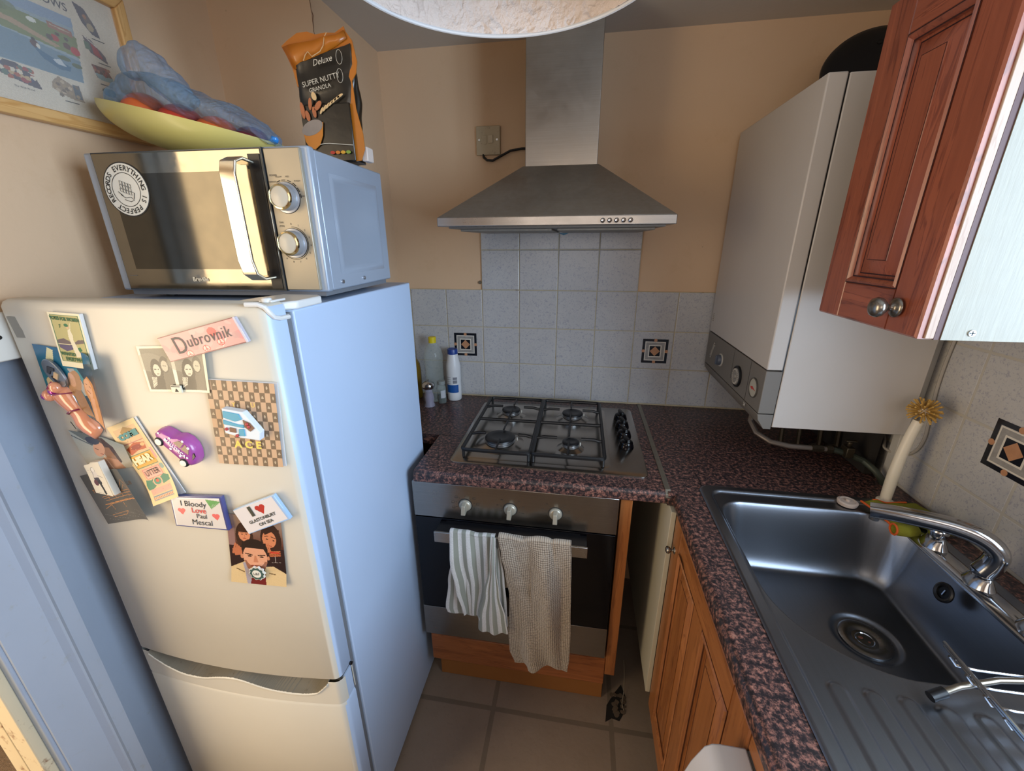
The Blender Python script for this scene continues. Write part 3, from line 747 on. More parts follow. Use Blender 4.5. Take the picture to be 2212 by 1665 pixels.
# purple car magnet
t = thing('car_magnet', 'purple toy car magnet with white flowers and the word Mallorca', 'magnet', (-.326, YF, 1.18))
cm = Matrix.Translation((-.3265, YF - .001, 1.179)) @ Matrix.Rotation(math.radians(47), 4, 'Y') @ Matrix.Scale(.90, 4)
side = [(-.048, -.010), (-.047, .002), (-.040, .010), (-.026, .015), (-.016, .017), (-.008, .027), (.006, .032), (.022, .030), (.034, .022), (.044, .010), (.048, -.004), (.045, -.012), (.036, -.016), (-.038, -.016)]
def sc2(k, y): return [cm @ Vector((x * k, y, (z - .006) * k + .006)) for x, z in side]
VIO = M('violet_resin', 'a54f9e', .3, coat=.4)
B().loft([sc2(1, 0), sc2(1, -.010), sc2(.95, -.018), sc2(.82, -.0225)]).build('car_body', VIO, t, angle=50)
for x in (-.029, .031):
    w = B().lathe([(.0085, -.012), (.0095, -.014), (.0095, -.0225), (.0075, -.0245), (0, -.0245)], (0, 0, 0), 'y', 22, mat=cm @ Matrix.Translation((x, 0, -.0125))).build('wheel', M('tyre_black', '1a1a1c', .5), t)
    B().lathe([(.0066, -.0240), (.0066, -.0252), (.003, -.0258), (0, -.0258)], (0, 0, 0), 'y', 18, mat=cm @ Matrix.Translation((x, 0, -.0125))).build('hub_cap', M('magnet_cream', 'e9e3d6', .3), w)
B().prism([(-.008, .010), (-.003, .022), (.008, .026), (.008, .010)], 'y', -.0232, -.0226, mat=cm).prism([(.011, .010), (.011, .026), (.022, .023), (.028, .012)], 'y', -.0232, -.0226, mat=cm).build('car_window', M('window_brown', '6b5040', .25), t, smooth=False)
B().prism([(.035, .006), (.040, .006), (.039, .017), (.033, .021)], 'y', -.0212, -.0190, mat=cm).build('rear_window', BLACK, t)
FLW = M('flower_white', 'ece6ef', .4); b = B()
for x, z, s_ in ((-.022, .002, 1), (-.004, -.006, .9), (.018, -.004, .9), (.030, .004, .8), (.004, .028, .9), (.020, .0245, 1.0), (-.018, .0125, .8), (-.040, .004, .7)):
    for k in range(5):
        a = 2 * math.pi * k / 5
        b.lathe([(0, -.0232), (.0014 * s_, -.0232), (.0012 * s_, -.0238), (0, -.0239)], (0, 0, 0), 'y', 8, mat=cm @ Matrix.Translation((x + .0018 * s_ * math.cos(a), 0, z + .0018 * s_ * math.sin(a))))
b.build('flower', FLW, t)
lettering([('MALLORCA', .0098, cm @ frame_mat((.001, -.0236, .0025), (1, 0, 0), (0, 0, 1)), dict(extrude=.0003, bold=.0002))], FLW, t)

# checkerboard notebook card and the little building magnet on it
Q = [(-.236, 1.309), (-.116, 1.304), (-.131, 1.147), (-.251, 1.150)]
t = thing('greeting_card', 'brown checkerboard card with playing card suits and gold letters', 'card', (-.18, YF, 1.23))
slab(*[(p[0] + .004, p[1] + .001) for p in Q], YF - .001, YF - .003).build('inner_page', M('card_white', 'cfd3d8', .6), t)
cv = Canvas(156, 204, 'c3a283')
nx, ny = 13, 9
for i in range(nx):
    for j in range(ny):
        if (i + j) % 2:
            x0, y0 = i / nx, j / ny; cx, cy = x0 + .5 / nx, y0 + .5 / ny
            cv.rect(x0, x0 + 1 / nx, y0, y0 + 1 / ny, '6f5c48')
            s_ = 'b9a88f'; k = (i * 3 + j) % 4
            if k == 0: cv.ell(cx - .008, cy - .008, .011, .010, s_).ell(cx + .008, cy - .008, .011, .010, s_).poly([(cx - .02, cy - .004), (cx + .02, cy - .004), (cx, cy + .024)], s_)
            elif k == 1: cv.poly([(cx, cy - .024), (cx + .016, cy), (cx, cy + .024), (cx - .016, cy)], s_)
            elif k == 2: cv.ell(cx, cy - .012, .010, .010, s_).ell(cx - .011, cy + .004, .010, .010, s_).ell(cx + .011, cy + .004, .010, .010, s_).rect(cx - .003, cx + .003, cy, cy + .024, s_)
            else: cv.poly([(cx, cy - .024), (cx + .018, cy + .006), (cx - .018, cy + .006)], s_).ell(cx - .008, cy + .006, .010, .008, s_).ell(cx + .008, cy + .006, .010, .008, s_).rect(cx - .003, cx + .003, cy, cy + .024, s_)
sheet('cover', cv, quad(*Q, y=YF - .0035, bend=lambda u, v: .002 * u), t, .4)
mm = qmat(*Q, YF - .0062)
GOLD = M('gold_foil', 'f0d060', .4)
lettering([('A', .12, qtext(mm, .36, .26, 1), dict(bold=.004)), ('C', .12, qtext(mm, .52, .26, 1), dict(bold=.004)), ('E', .12, qtext(mm, .67, .26, 1), dict(bold=.004)), ('Y', .07, qtext(mm, .38, .735, 1), {}), ('U', .07, qtext(mm, .66, .735, 1), {})], GOLD, t)
t = thing('building_magnet', 'small blue and white building magnet on the checkerboard card', 'magnet', (-.185, YF, 1.235))
Q = [(-.2085, 1.263), (-.173, 1.257), (-.150, 1.220), (-.1535, 1.205), (-.186, 1.209), (-.213, 1.218)]
B().prism(Q, 'y', YF - .006, YF - .018).build('block', M('magnet_plaster', 'd8e2ec', .5), t, bevel=.001)
BL_ = M('magnet_sky_blue', '4fa0bf', .4)
B().prism([(-.2070, 1.259), (-.180, 1.254), (-.176, 1.244), (-.189, 1.240), (-.209, 1.247)], 'y', YF - .0195, YF - .018).prism([(-.210, 1.243), (-.186, 1.235), (-.1755, 1.234), (-.176, 1.228), (-.211, 1.235)], 'y', YF - .0195, YF - .018).prism([(-.186, 1.226), (-.176, 1.226), (-.177, 1.213), (-.188, 1.214)], 'y', YF - .0195, YF - .018).build('blue_wall', BL_, t, bevel=.0008)
B().prism([(-.175, 1.243), (-.164, 1.238), (-.158, 1.228), (-.166, 1.222), (-.174, 1.23)], 'y', YF - .0192, YF - .018).prism([(-.201, 1.229), (-.191, 1.227), (-.192, 1.219), (-.203, 1.221)], 'y', YF - .0192, YF - .018).build('brown_wall', M('magnet_brown', '7b5a46', .5), t, smooth=False)
for x, z in ((-.207, 1.226), (-.167, 1.231), (-.191, 1.214), (-.169, 1.236)): B().ball((x, YF - .0195, z), .0028, n=10).build('flower_pot', M('magnet_red', 'b5423c', .5), t)

# tall yellow leaflet
Q = [(-.487, 1.196), (-.419, 1.222), (-.362, 1.070), (-.428, 1.041)]
cv = Canvas(96, 224, 'e3c995')
cv.rect(.10, .90, .06, .965, 'd8b68a').poly([(.3, .10), (.5, .05), (.75, .10), (.7, .14), (.34, .14)], 'a98548')
cv.rect(.12, .88, .135, .145, '6f8d8a').rect(.12, .88, .24, .252, 'b5716c').poly([(.15, .30), (.5, .25), (.85, .28), (.8, .36), (.5, .35), (.2, .38)], 'b5532b').ell(.5, .31, .2, .03, '8f2f1c').ell(.75, .30, .08, .02, 'd9b078')
cv.rect(.08, .88, .385, .555, '5f7f63').rect(.10, .86, .395, .545, 'd9a53e').rect(.86, .95, .36, .50, 'd99a92')
cv.rect(.18, .82, .575, .70, 'd27f78').rect(.21, .79, .585, .69, 'e6b09f').ell(.9, .60, .07, .035, '8aa49a')
cv.poly([(.05, .76), (.12, .70), (.3, .72), (.4, .70), (.38, .80), (.2, .83), (.06, .82)], '3f7f63').poly([(.62, .72), (.8, .69), (.95, .72), (.93, .78), (.66, .80)], '3f7f63').ell(.5, .75, .17, .055, 'd8a98a').ell(.5, .75, .13, .04, '3f8a6e').ell(.5, .745, .06, .02, 'c9523c')
cv.rect(.12, .88, .82, .89, 'dfa18f').rect(.12, .88, .90, .915, '6f8494').rect(.12, .88, .945, .955, '6f8494')
for k in range(12): cv.rect(.13 + k * .063, .16 + k * .063, .92, .94, 'b5635c')
rs = np.random.RandomState(5)
for k in range(40): cv.ell(.12 + .76 * rs.rand(), .1 + .8 * rs.rand(), .012, .006, ['5f5a52', 'c96b5a', 'e8d29c'][k % 3], al=.5)
t = thing('leaflet', 'tall yellow illustrated leaflet folded behind the grey club flyer', 'leaflet', (-.42, YF, 1.13))
sheet('print', cv, quad(*Q, bend=lambda u, v: .003 + .010 * max(0, v - .6) ** 2 / .16), t, .45)
slab(*[(p[0] + .004, p[1] + .002) for p in Q], YF - .0008, YF - .002).build('back_page', M('card_white', 'cfd3d8', .6), t)
mm = qmat(*Q, YF - .0036)
lettering([('COME', .082, qtext(mm, .52, .835, 1, 1.25), dict(bold=.008))], M('leaflet_teal', '4c8f92', .5), t)
lettering([('HEAR', .115, qtext(mm, .46, .53, 1, 1.0), dict(bold=.008))], M('leaflet_cream', 'efe2bb', .5), t)
lettering([('UTTER', .10, qtext(mm, .50, .362, 1, .75), dict()), ('&', .085, qtext(mm, .5, .25, 1), {})], INK, t)

# photo of a long-haired person
Q = [(-.578, 1.188), (-.452, 1.170), (-.455, 1.120), (-.570, 1.094)]
cv = Canvas(130, 96, 'a9a79a')
cv.grad(0, 1, '8f9a9c', 'b5ab95').poly([(0, 0), (.5, 0), (.2, .2)], '5b6466').line([(0, .12), (.3, .3), (.35, .2)], .02, '3f4a52')
cv.poly([(.30, .10), (.55, .05), (.72, .25), (.80, .75), (.62, .95), (.45, .80), (.52, .45)], '4a3a34').poly([(.42, .35), (.62, .30), (.74, .75), (.55, .85)], '8f6a50')
cv.ell(.40, .40, .10, .22, 'c29479', 25).ell(.34, .18, .12, .10, '33394a').line([(.33, .38), (.38, .42)], .012, '3b2a24').line([(.40, .52), (.45, .55)], .014, '8f4b3f')
cv.poly([(.28, .75), (.45, .62), (.72, .68), (.82, 1), (.2, 1)], 'b5876a').line([(.44, .6), (.55, .98)], .02, 'd8b08f').noise(.05, 3)
sheet('photograph', cv, quad(*Q, bend=lambda u, v: .002 + .010 * (1 - v) * abs(u - .5) * 1.2), None, .25, loc=(-.51, YF, 1.15))
tag(COL.objects['photograph.001'], 'curled photo of a long-haired person, tucked above the grey club flyer', 'photo')

# grey club flyer
Q = [(-.600, 1.082), (-.468, 1.121), (-.434, 1.013), (-.574, .972)]
cv = Canvas(140, 120, '55534f')
OR_ = 'c98a4c'
for k, y in enumerate((.42, .455, .50, .58)): cv.line([(.20 + .02 * k, y + .05), (.90, y - .03 + .01 * k)], .007, OR_)
for k in range(9): cv.line([(.25 + k * .075, .44), (.25 + k * .075, .53)], .006, OR_, .8)
cv.line([(.55, .45), (.78, .20), (.95, .42)], .007, OR_).line([(.62, .44), (.78, .30), (.90, .43)], .005, OR_).line([(.18, .62), (.95, .56)], .012, OR_).line([(.14, .70), (.30, .64)], .006, OR_).line([(.3, .64), (.32, .74)], .006, OR_).line([(.55, .62), (.56, .72)], .006, OR_)
cv.line([(.2, .84), (.55, .80), (.50, .86), (.22, .88)], .006, OR_)
for k in range(12): cv.line([(.05 + .07 * k, .80 + .03 * (k % 3)), (.12 + .07 * k, .82 + .03 * (k % 3))], .004, '8c8a86', .7)
for k in range(12): cv.line([(.08 + .07 * k, .90 + .02 * (k % 3)), (.14 + .07 * k, .91 + .02 * (k % 3))], .004, '8c8a86', .7)
t = thing('flyer', 'dark grey club flyer with an orange line drawing of a boathouse', 'flyer', (-.52, YF, 1.05))
bf = lambda u, v: .006 + .014 * max(0, u - .6) ** 2 / .16
sheet('print', cv, quad(*Q, bend=bf), t, .5)
mm = qmat(*Q, YF - .0066)
lettering([('THE', .10, qtext(mm, .16, .66, 1), {}), ('E CLUB', .10, qtext(mm, .79, .70, 1, .85), {})], M('flyer_orange', 'c98a4c', .5), t)

# plaster block magnet with a motorcyclist
t = thing('block_magnet', 'thick white block magnet with a drawn motorcyclist on the grey flyer', 'magnet', (-.525, YF, 1.09))
Q = [(-.553, 1.120), (-.513, 1.132), (-.506, 1.058), (-.549, 1.060)]
Qb = [(-.556, 1.118), (-.545, 1.116), (-.542, 1.122), (-.535, 1.128), (-.513, 1.132), (-.501, 1.060), (-.540, 1.058), (-.546, 1.075)]
B().prism(Qb, 'y', YF - .007, YF - .018).build('block', M('plaster_block', 'd6d0c2', .6, mott=.05), t, bevel=.001)
cv = Canvas(70, 120, 'e0d9c8')
cv.ell(.42, .20, .13, .09, '8f8a84').ell(.43, .19, .10, .07, 'e6e2da').poly([(.30, .27), (.55, .24), (.66, .42), (.5, .50), (.35, .44)], 'd8d2cb').line([(.35, .27), (.30, .45), (.5, .5)], .02, '46406a').line([(.6, .38), (.85, .45)], .02, '5b5560')
cv.poly([(.28, .45), (.6, .44), (.66, .60), (.5, .66), (.3, .62)], '3c3846').ell(.32, .62, .13, .10, '5a2f3c').ell(.55, .60, .12, .07, '25232b').poly([(.48, .62), (.62, .62), (.70, .96), (.60, .97)], '1c1b20').ell(.62, .90, .06, .09, '121214').line([(.05, .18), (.2, .2)], .012, '7c746c').line([(.2, .26), (.36, .29)], .012, '7c746c').line([(.2, .96), (.5, .97)], .012, '7c746c')
sheet('drawing', cv, quad(*Q, y=YF - .0183), t, .5)

# handwritten rectangular magnet
Q = [(-.381, 1.061), (-.279, 1.067), (-.281, .998), (-.388, .998)]
t = thing('handwritten_magnet', 'clear rectangular magnet with handwriting and pink hearts', 'magnet', (-.33, YF, 1.03))
slab((-.384, 1.064), (-.275, 1.070), (-.277, .995), (-.391, .995), YF - .0005, YF - .009).build('acrylic_case', M('acrylic_blue_edge', '4a4f86', .1, coat=.6), t, bevel=.0012)
cv = Canvas(120, 84, 'd2cdca')
for cx, cy, s_ in ((.17, .47, 1), (.85, .60, .9)):
    cv.ell(cx - .035, cy - .04, .045 * s_, .06 * s_, 'd96a66').ell(cx + .035, cy - .04, .045 * s_, .06 * s_, 'd96a66').poly([(cx - .078, cy - .02), (cx + .078, cy - .02), (cx + .01, cy + .13)], 'd96a66')
for k in range(9): cv.line([(.72, .06), (.80 + .025 * k, .34 - .028 * k)], .022, '5c9a55')
cv.rect(0, 1, 0, .03, 'e8e7ea').rect(0, .02, 0, 1, 'e8e7ea')
sheet('print', cv, quad(*Q, y=YF - .0093), t, .2)
mm = qmat(*Q, YF - .0095)
lettering([('I Bloody', .27, qtext(mm, .42, .82, 1, .95), {}), ('Paul', .23, qtext(mm, .55, .40, 1, .95), {}), ('Mescal', .27, qtext(mm, .54, .17, 1, .95), {})], INK, t)
lettering([('Love', .25, qtext(mm, .51, .60, 1, 1.0), dict(bold=.004))], M('red_pen', 'c8403a', .5), t, 'red_lettering')

# photo booth colour print with a badge
Q = [(-.274, 1.030), (-.166, 1.023), (-.183, .863), (-.300, .867)]
cv = Canvas(130, 190, '4a2a22')
cv.grad(0, .4, '9a8272', '5b3226').rect(0, .12, .15, .5, '8a6a66').grad(.45, 1, '2b1a1c', '1d1417')
cv.ell(.30, .30, .16, .20, '3b251c').face(.30, .28, .135, 'c98461', '38231b').poly([(.22, .14), (.42, .14), (.43, .24), (.2, .24)], '3b251c')
cv.ell(.78, .32, .19, .24, '33201a').ell(.75, .31, .125, .125, 'c47d58').poly([(.62, .16), (.95, .16), (.92, .27), (.8, .20), (.68, .25)], '33201a').line([(.67, .27), (.74, .26)], .014, '2a1a14').line([(.79, .27), (.86, .29)], .014, '2a1a14').ell(.71, .31, .02, .008, '2a1a14').ell(.83, .325, .02, .008, '2a1a14').line([(.68, .40), (.78, .41)], .014, '8c2f28')
for k in range(4): cv.line([(.28 + .035 * k, .40 + .01 * k), (.36 + .04 * k, .36 + .015 * k)], .022, 'c47d58')
for k in range(4): cv.line([(.06 + .05 * k, .56), (.12 + .03 * k, .42 + .02 * k)], .035, 'b56b4a')
cv.poly([(.05, .50), (.2, .46), (.22, .58), (.1, .60)], 'b56b4a')
for k in range(4): cv.line([(.60 + .04 * k, .38), (.66 + .03 * k, .50)], .03, 'b9714f')
for k in range(3): cv.line([(.74, .50 + .03 * k), (.92, .48 + .03 * k)], .03, 'b9653f')
cv.line([(.76, .505), (.90, .505)], .03, 'b5352a').line([(.83, .56), (.83, .65)], .008, 'b9b0a8').line([(.76, .66), (.92, .65)], .006, 'b9b0a8')
cv.poly([(0, .78), (.26, .68), (.40, .80), (.36, 1), (0, 1)], 'cbb286').poly([(.62, .74), (.78, .72), (1, .82), (1, 1), (.60, 1)], 'cbb286').poly([(.22, .70), (.34, .68), (.46, .9), (.45, 1), (.30, 1)], '9a94a0').poly([(.38, .86), (.62, .84), (.64, 1), (.36, 1)], '6a1f1f').line([(.10, .80), (.24, .84)], .02, '6b5337').line([(.70, .83), (.80, .84)], .02, '6b5337')
cv.ell(.46, .48, .24, .15, '241a18').ell(.46, .60, .22, .19, 'd0987a').rect(.24, .68, .38, .47, '241a18').ell(.22, .60, .03, .035, 'c08262').ell(.70, .60, .025, .03, 'c08262').poly([(.26, .66), (.68, .66), (.62, .78), (.46, .84), (.30, .78)], '8f5f4a').ell(.46, .63, .17, .12, 'd0987a').line([(.29, .555), (.41, .57)], .022, '2b1c16').line([(.52, .57), (.64, .56)], .022, '2b1c16').ell(.36, .59, .04, .010, '241a18').ell(.58, .59, .04, .010, '241a18').poly([(.45, .58), (.48, .58), (.51, .68), (.42, .68)], 'b97a5c').line([(.38, .735), (.54, .735)], .02, '7c3a30')
cv.noise(.05, 7)
sheet('photograph', cv, quad(*Q, bend=lambda u, v: .001 + .004 * max(0, v - .8) / .2), None, .22, loc=(-.23, YF, .95))
tag(COL.objects['photograph.002'], 'colour photo booth print of three people, one man in front in a beige jacket', 'photo')
t = thing('badge_magnet', 'small scalloped green and white badge magnet on the colour photo', 'magnet', (-.2375, YF, .893))
pts = [((.0155 + .0014 * math.cos(10 * a)) * math.cos(a) - .2375, (.0155 + .0014 * math.cos(10 * a)) * math.sin(a) + .893) for a in np.linspace(0, 2 * math.pi, 81)[:-1]]
B().prism(pts, 'y', YF - .004, YF - .008).build('badge', M('badge_white', 'd9d8cf', .35), t)
pts = [((.0140 + .0012 * math.cos(10 * a)) * math.cos(a) - .2375, (.0140 + .0012 * math.cos(10 * a)) * math.sin(a) + .893) for a in np.linspace(0, 2 * math.pi, 81)[:-1]]
B().prism(pts, 'y', YF - .0084, YF - .008).build('green_ring', M('badge_green', '33524f', .35), t, smooth=False)
B().lathe([(0, YF - .0084), (.0092, YF - .0084), (.0092, YF - .0088), (0, YF - .0088)], (-.2375, 0, .893), 'y', 28).build('centre', M('badge_white', 'd9d8cf', .35), t)
lettering([('L&F', .0085, frame_mat((-.2375, YF - .0091, .893), (1, 0, 0), (0, 0, 1)), {})], INK, t)

# I heart ... on sea
Q = [(-.2445, 1.049), (-.163, 1.084), (-.141, 1.037), (-.2255, .999)]
t = thing('heart_magnet', 'white tilted magnet reading I heart Glastonbury on Sea', 'magnet', (-.19, YF, 1.04))
slab((-.2455, 1.050), (-.159, 1.087), (-.136, 1.036), (-.2255, .997), YF - .002, YF - .010).build('acrylic_case', M('acrylic_pale_blue', '9fc0e8', .08, coat=.5), t, bevel=.001)
cv = Canvas(110, 72, 'd9d4d4')
cx, cy = .60, .28
cv.ell(cx - .055, cy - .06, .062, .10, 'b13a30').ell(cx + .055, cy - .06, .062, .10, 'b13a30').poly([(cx - .113, cy - .03), (cx + .113, cy - .03), (cx, cy + .23)], 'b13a30')
sheet('print', cv, quad(*Q, y=YF - .0103), t, .2)
mm = qmat(*Q, YF - .0105)
lettering([('I', .50, qtext(mm, .36, .72, 1, 1.2), dict(bold=.03)), ('GLASTONBURY', .17, qtext(mm, .50, .36, 1, .95), dict(bold=.004)), ('ON SEA', .17, qtext(mm, .52, .16, 1, 1), dict(bold=.004))], M('dark_olive_ink', '35372c', .5), t)

# seat every magnet and paper on the gently bowed door front
CAM = Vector((0.38585, -1.62345, 1.52858))
for o_ in list(COL.objects):
    if o_.name in BEFORE or o_.parent is not None: continue
    p_ = Vector((o_.location.x, YF, o_.location.z)); d_ = CAM - p_
    for _k in range(3):
        k_ = (yfront(p_.x) - .0005 - YF) / (CAM.y - YF) if _k == 0 else k_
        q_ = p_ + d_ * k_; k_ = (yfront(q_.x) - .0010 - YF) / d_.y
    o_.location += d_ * k_
    o_.rotation_euler.z = math.atan(.0175 * 2 * (q_.x + .369) / .269 ** 2)
# ================================================================== microwave (local axes: x width, y depth, z up)
MWM = Matrix.Translation((-.560, -.888, 1.438)) @ Matrix.Rotation(math.radians(1.9), 4, 'Z')
t = thing('microwave', 'silver microwave with a mirrored door standing on the fridge', 'microwave', (-.560, -.888, 1.438), local=True, rot=(0, 0, math.radians(1.9)))
MWS = M('silver_paint', 'a9b6c8', .34, metal=.35, mott=.03)
PANEL = M('microwave_panel_champagne', 'a39a88', .42, metal=.45, mott=.05)
WD, DP, HT = .460, .305, .252
b = B().box(0.004, WD - .002, .022, DP, 0, HT - .002)
b.build('casing', MWS, t, bevel=.003)
b = B().box(0, WD, 0.002, .021, -.001, HT + .001)
b.build('front_frame', MWS, t, bevel=.004)
B().box(.012, WD - .012, .01, DP - .01, -.010, 0).build('base_pan', M('dark_base_pan', '6d7178', .5), t)
for x in (.06, WD - .06):
    for y in (.05, DP - .05): B().lathe([(.010, -.017), (.010, -.009), (0, -.009)], (x, y, 0), n=14).build('foot', BLACK, t)
B().rings([(.06, DP - .035, .028, HT - .035, .0), (.065, DP - .040, .033, HT - .040, .0022), (.072, DP - .047, .040, HT - .047, .0022), (.077, DP - .052, .045, HT - .052, .0006)], frame_mat((WD - .0018, 0, 0), (0, 1, 0), (0, 0, 1))).build('side_embossing', MWS, t)
for y in (.060, .155): B().lathe([(.0045, WD - .002), (.004, WD + .001), (0, WD + .0015)], (0, y, .014), 'x', 14).build('rivet', CHROME, t)
# mirrored door
GL = NT('smoked_mirror_glass'); v = GL.coord()
GL.set(**{'Base Color': GL.mix(GL.noise(v, 30, 4), '8d8676', '7d766a'), 'Metallic': .92, 'Roughness': GL.ramp(GL.noise(v, 18, 5, .7), [(.4, .06), (.75, .16)])})
GL2 = NT('smoked_window_glass'); v = GL2.coord()
GL2.set(**{'Base Color': GL2.mix(GL2.noise(v, 30, 4), '5c574c', '4d4941'), 'Metallic': .85, 'Roughness': .10})
dr = B().box(.029, .374, -.008, .003, .003, HT - .003).build('door', GL.m, t, bevel=.0015)
B().box(.056, .300, -.0084, -.0079, .042, HT - .038).build('window', GL2.m, dr, smooth=False)
B().box(.0275, .3755, -.0065, .0025, .0015, .003).box(.0275, .3755, -.0065, .0025, HT - .003, HT - .0012).box(.0275, .0292, -.0065, .0025, .0015, HT - .0012).box(.3738, .3762, -.0075, .0025, .0015, HT - .0012).build('door_edge', M('dark_slate_edge', '3b4046', .3, metal=.5), dr)
# bow handle
def hz(z): return z
pth = [(.344, -.008, .226), (.340, -.030, .230), (.334, -.040, .224), (.331, -.043, .205), (.331, -.043, .060), (.334, -.040, .036), (.340, -.030, .026), (.347, -.008, .028)]
b = B(); rings = []
pv = [Vector(p) for p in pth]
for i, p in enumerate(pv):
    d = (pv[min(i + 1, 7)] - pv[max(0, i - 1)]).normalized(); w = Vector((1, 0, 0)); nn = d.cross(w).normalized()
    rings.append([p + w * a + nn * c for a, c in ((-.015, -.003), (.015, -.003), (.015, .003), (-.015, .003))])
b.loft(rings); b.build('handle', M('polished_handle', 'c9c2b2', .14, metal=.95), dr, bevel=.002, seg=3)
B().box(.349, .3715, -.0095, -.008, .006, HT - .012).build('handle_strip', BLACK, dr)
mt = frame_mat((0, -.0092, 0), (1, 0, 0), (0, 0, 1))
lettering([('Breville', .0115, mt @ Matrix.Translation((.196, .0225, 0)), dict(bold=.0003))], M('brand_grey', 'ded6c0', .4), dr)
B().box(.036, .054, -.0088, -.0084, .0292, .0300).build('small_print', GREY_INK, dr)
# round record label sticker
sx, sz, sr = .086, .187, .0475
st = B().lathe([(0, -.0090), (sr, -.0090), (sr, -.0084), (0, -.0084)], (sx, 0, sz), 'y', 48).build('sticker', M('sticker_black', '1c1b1d', .35), t)
B().lathe([(0, -.0094), (sr * .955, -.0094), (sr * .955, -.0090), (0, -.0090)], (sx, 0, sz), 'y', 48).build('sticker_face', M('sticker_cream', 'e3dfd2', .4), st)
ring = B()
for ri, ro in ((.60, .625),):
    ring.loft([[(sx + sr * q * math.cos(a), -.0097, sz + sr * q * math.sin(a)) for a in np.linspace(0, 2 * math.pi, 49)[:-1]] for q in (ri, ro)], cap0=False, cap1=False)
ring.build('sticker_ring', INK, st, smooth=False)
chars = 'EVERYTHING IS PERFECT RECORDS '
items = []
for k, ch in enumerate(chars):
    a = math.radians(112 - 360 * k / len(chars))
    if ch == ' ': continue
    mm = Matrix.Translation((sx + sr * .78 * math.cos(a), -.0099, sz + sr * .78 * math.sin(a))) @ Matrix.Rotation(-(a - math.pi / 2), 4, 'Y') @ Matrix(((1, 0, 0, 0), (0, 0, -1, 0), (0, 1, 0, 0), (0, 0, 0, 1)))
    items.append((ch, .0128, mm, dict(bold=.0002)))
lettering(items, INK, st)
b = B()   # stylised pile of blocks held by a hand
for i in range(4):
    for j in range(3): 
        x0 = sx - .010 + i * .0055 - j * .001; z0 = sz + .016 - j * .0065 - i * .002
        b.tube([(x0, -.0099, z0), (x0 + .005, -.0099, z0 - .0015), (x0 + .005, -.0099, z0 - .007), (x0, -.0099, z0 - .0055), (x0, -.0099, z0)], .00035, 4)
b.tube([(sx - .014, -.0099, sz - .008), (sx - .006, -.0099, sz - .014), (sx + .006, -.0099, sz - .013), (sx + .012, -.0099, sz - .018), (sx + .004, -.0099, sz - .021), (sx - .008, -.0099, sz - .017)], .0005, 4)
b.tube([(sx - .018, -.0099, sz - .003), (sx - .010, -.0099, sz - .010)], .0005, 4).tube([(sx + .012, -.0099, sz - .016), (sx + .016, -.0099, sz - .006), (sx + .010, -.0099, sz - .004)], .0005, 4)
b.build('sticker_drawing', INK, st)
# control panel
cp = B().box(.3775, .447, -.006, .003, .003, HT - .003).build('control_panel', PANEL, t, bevel=.002)
KN = M('knob_face', 'b8b3a6', .3)
for z in (.168, .0895):
    k = B().lathe([(.0260, -.0060), (.0260, -.0075), (.0225, -.008), (.0225, -.020), (.021, -.023)], (.4085, 0, z), 'y', 36).build('dial', M('dial_silver', 'a9adb4', .28, metal=.5), t, angle=40)
    B().lathe([(.0213, -.0225), (.0205, -.0262), (.0180, -.0270), (.0175, -.0262)], (.4085, 0, z), 'y', 36, cap0=False, cap1=False).build('dial_ring', M('gold_chrome', 'd8c79a', .12, metal=1), k)
    B().lathe([(.0178, -.0255), (.010, -.0275), (0, -.0282)], (.4085, 0, z), 'y', 36, cap0=False).build('dial_cap', KN, k)
    B().lathe([(.0270, -.0060), (.0270, -.0066), (0, -.0066)], (.4085, 0, z), 'y', 36).build('dial_shadow_ring', BLACK, k)
mp = frame_mat((0, -.0066, 0), (1, 0, 0), (0, 0, 1))
def at(x, z): return mp @ Matrix.Translation((x, z, 0))
its = [('POWER', .0042, at(.390, .205), {}), ('TIME', .0042, at(.390, .126), {}), ('(MIN)', .0042, at(.390, .120), {}), ('DEFROST', .0036, at(.3865, .1945), {}), ('M.LOW', .0036, at(.400, .2025), {}), ('MED', .0036, at(.4165, .2025), {}), ('M.HIGH', .0034, at(.4345, .195), {}), ('HIGH', .0036, at(.4405, .170), {})]
for k, s_ in enumerate(['0', '1', '2', '3', '4', '5', '6', '7', '8', '9', '10', '15', '30']):
    a = math.radians(90 - k * 24); its.append((s_, .0046, at(.4085 + .034 * math.cos(a), .0895 + .034 * math.sin(a)), {}))
lettering(its, INK, cp)
b = B()
b.tube([(.4085 + .0290 * math.cos(a), -.0063, .0895 + .0290 * math.sin(a)) for a in np.linspace(math.radians(90), math.radians(-150), 30)], .0005, 4)
for a0, a1 in ((118, 104), (98, 84), (76, 62), (55, 40), (33, 18), (12, -2)):
    b.tube([(.4085 + .0292 * math.cos(a), -.0063, .168 + .0292 * math.sin(a)) for a in np.linspace(math.radians(a0), math.radians(a1), 6)], .0008, 4)
b.build('dial_scale', INK, cp)

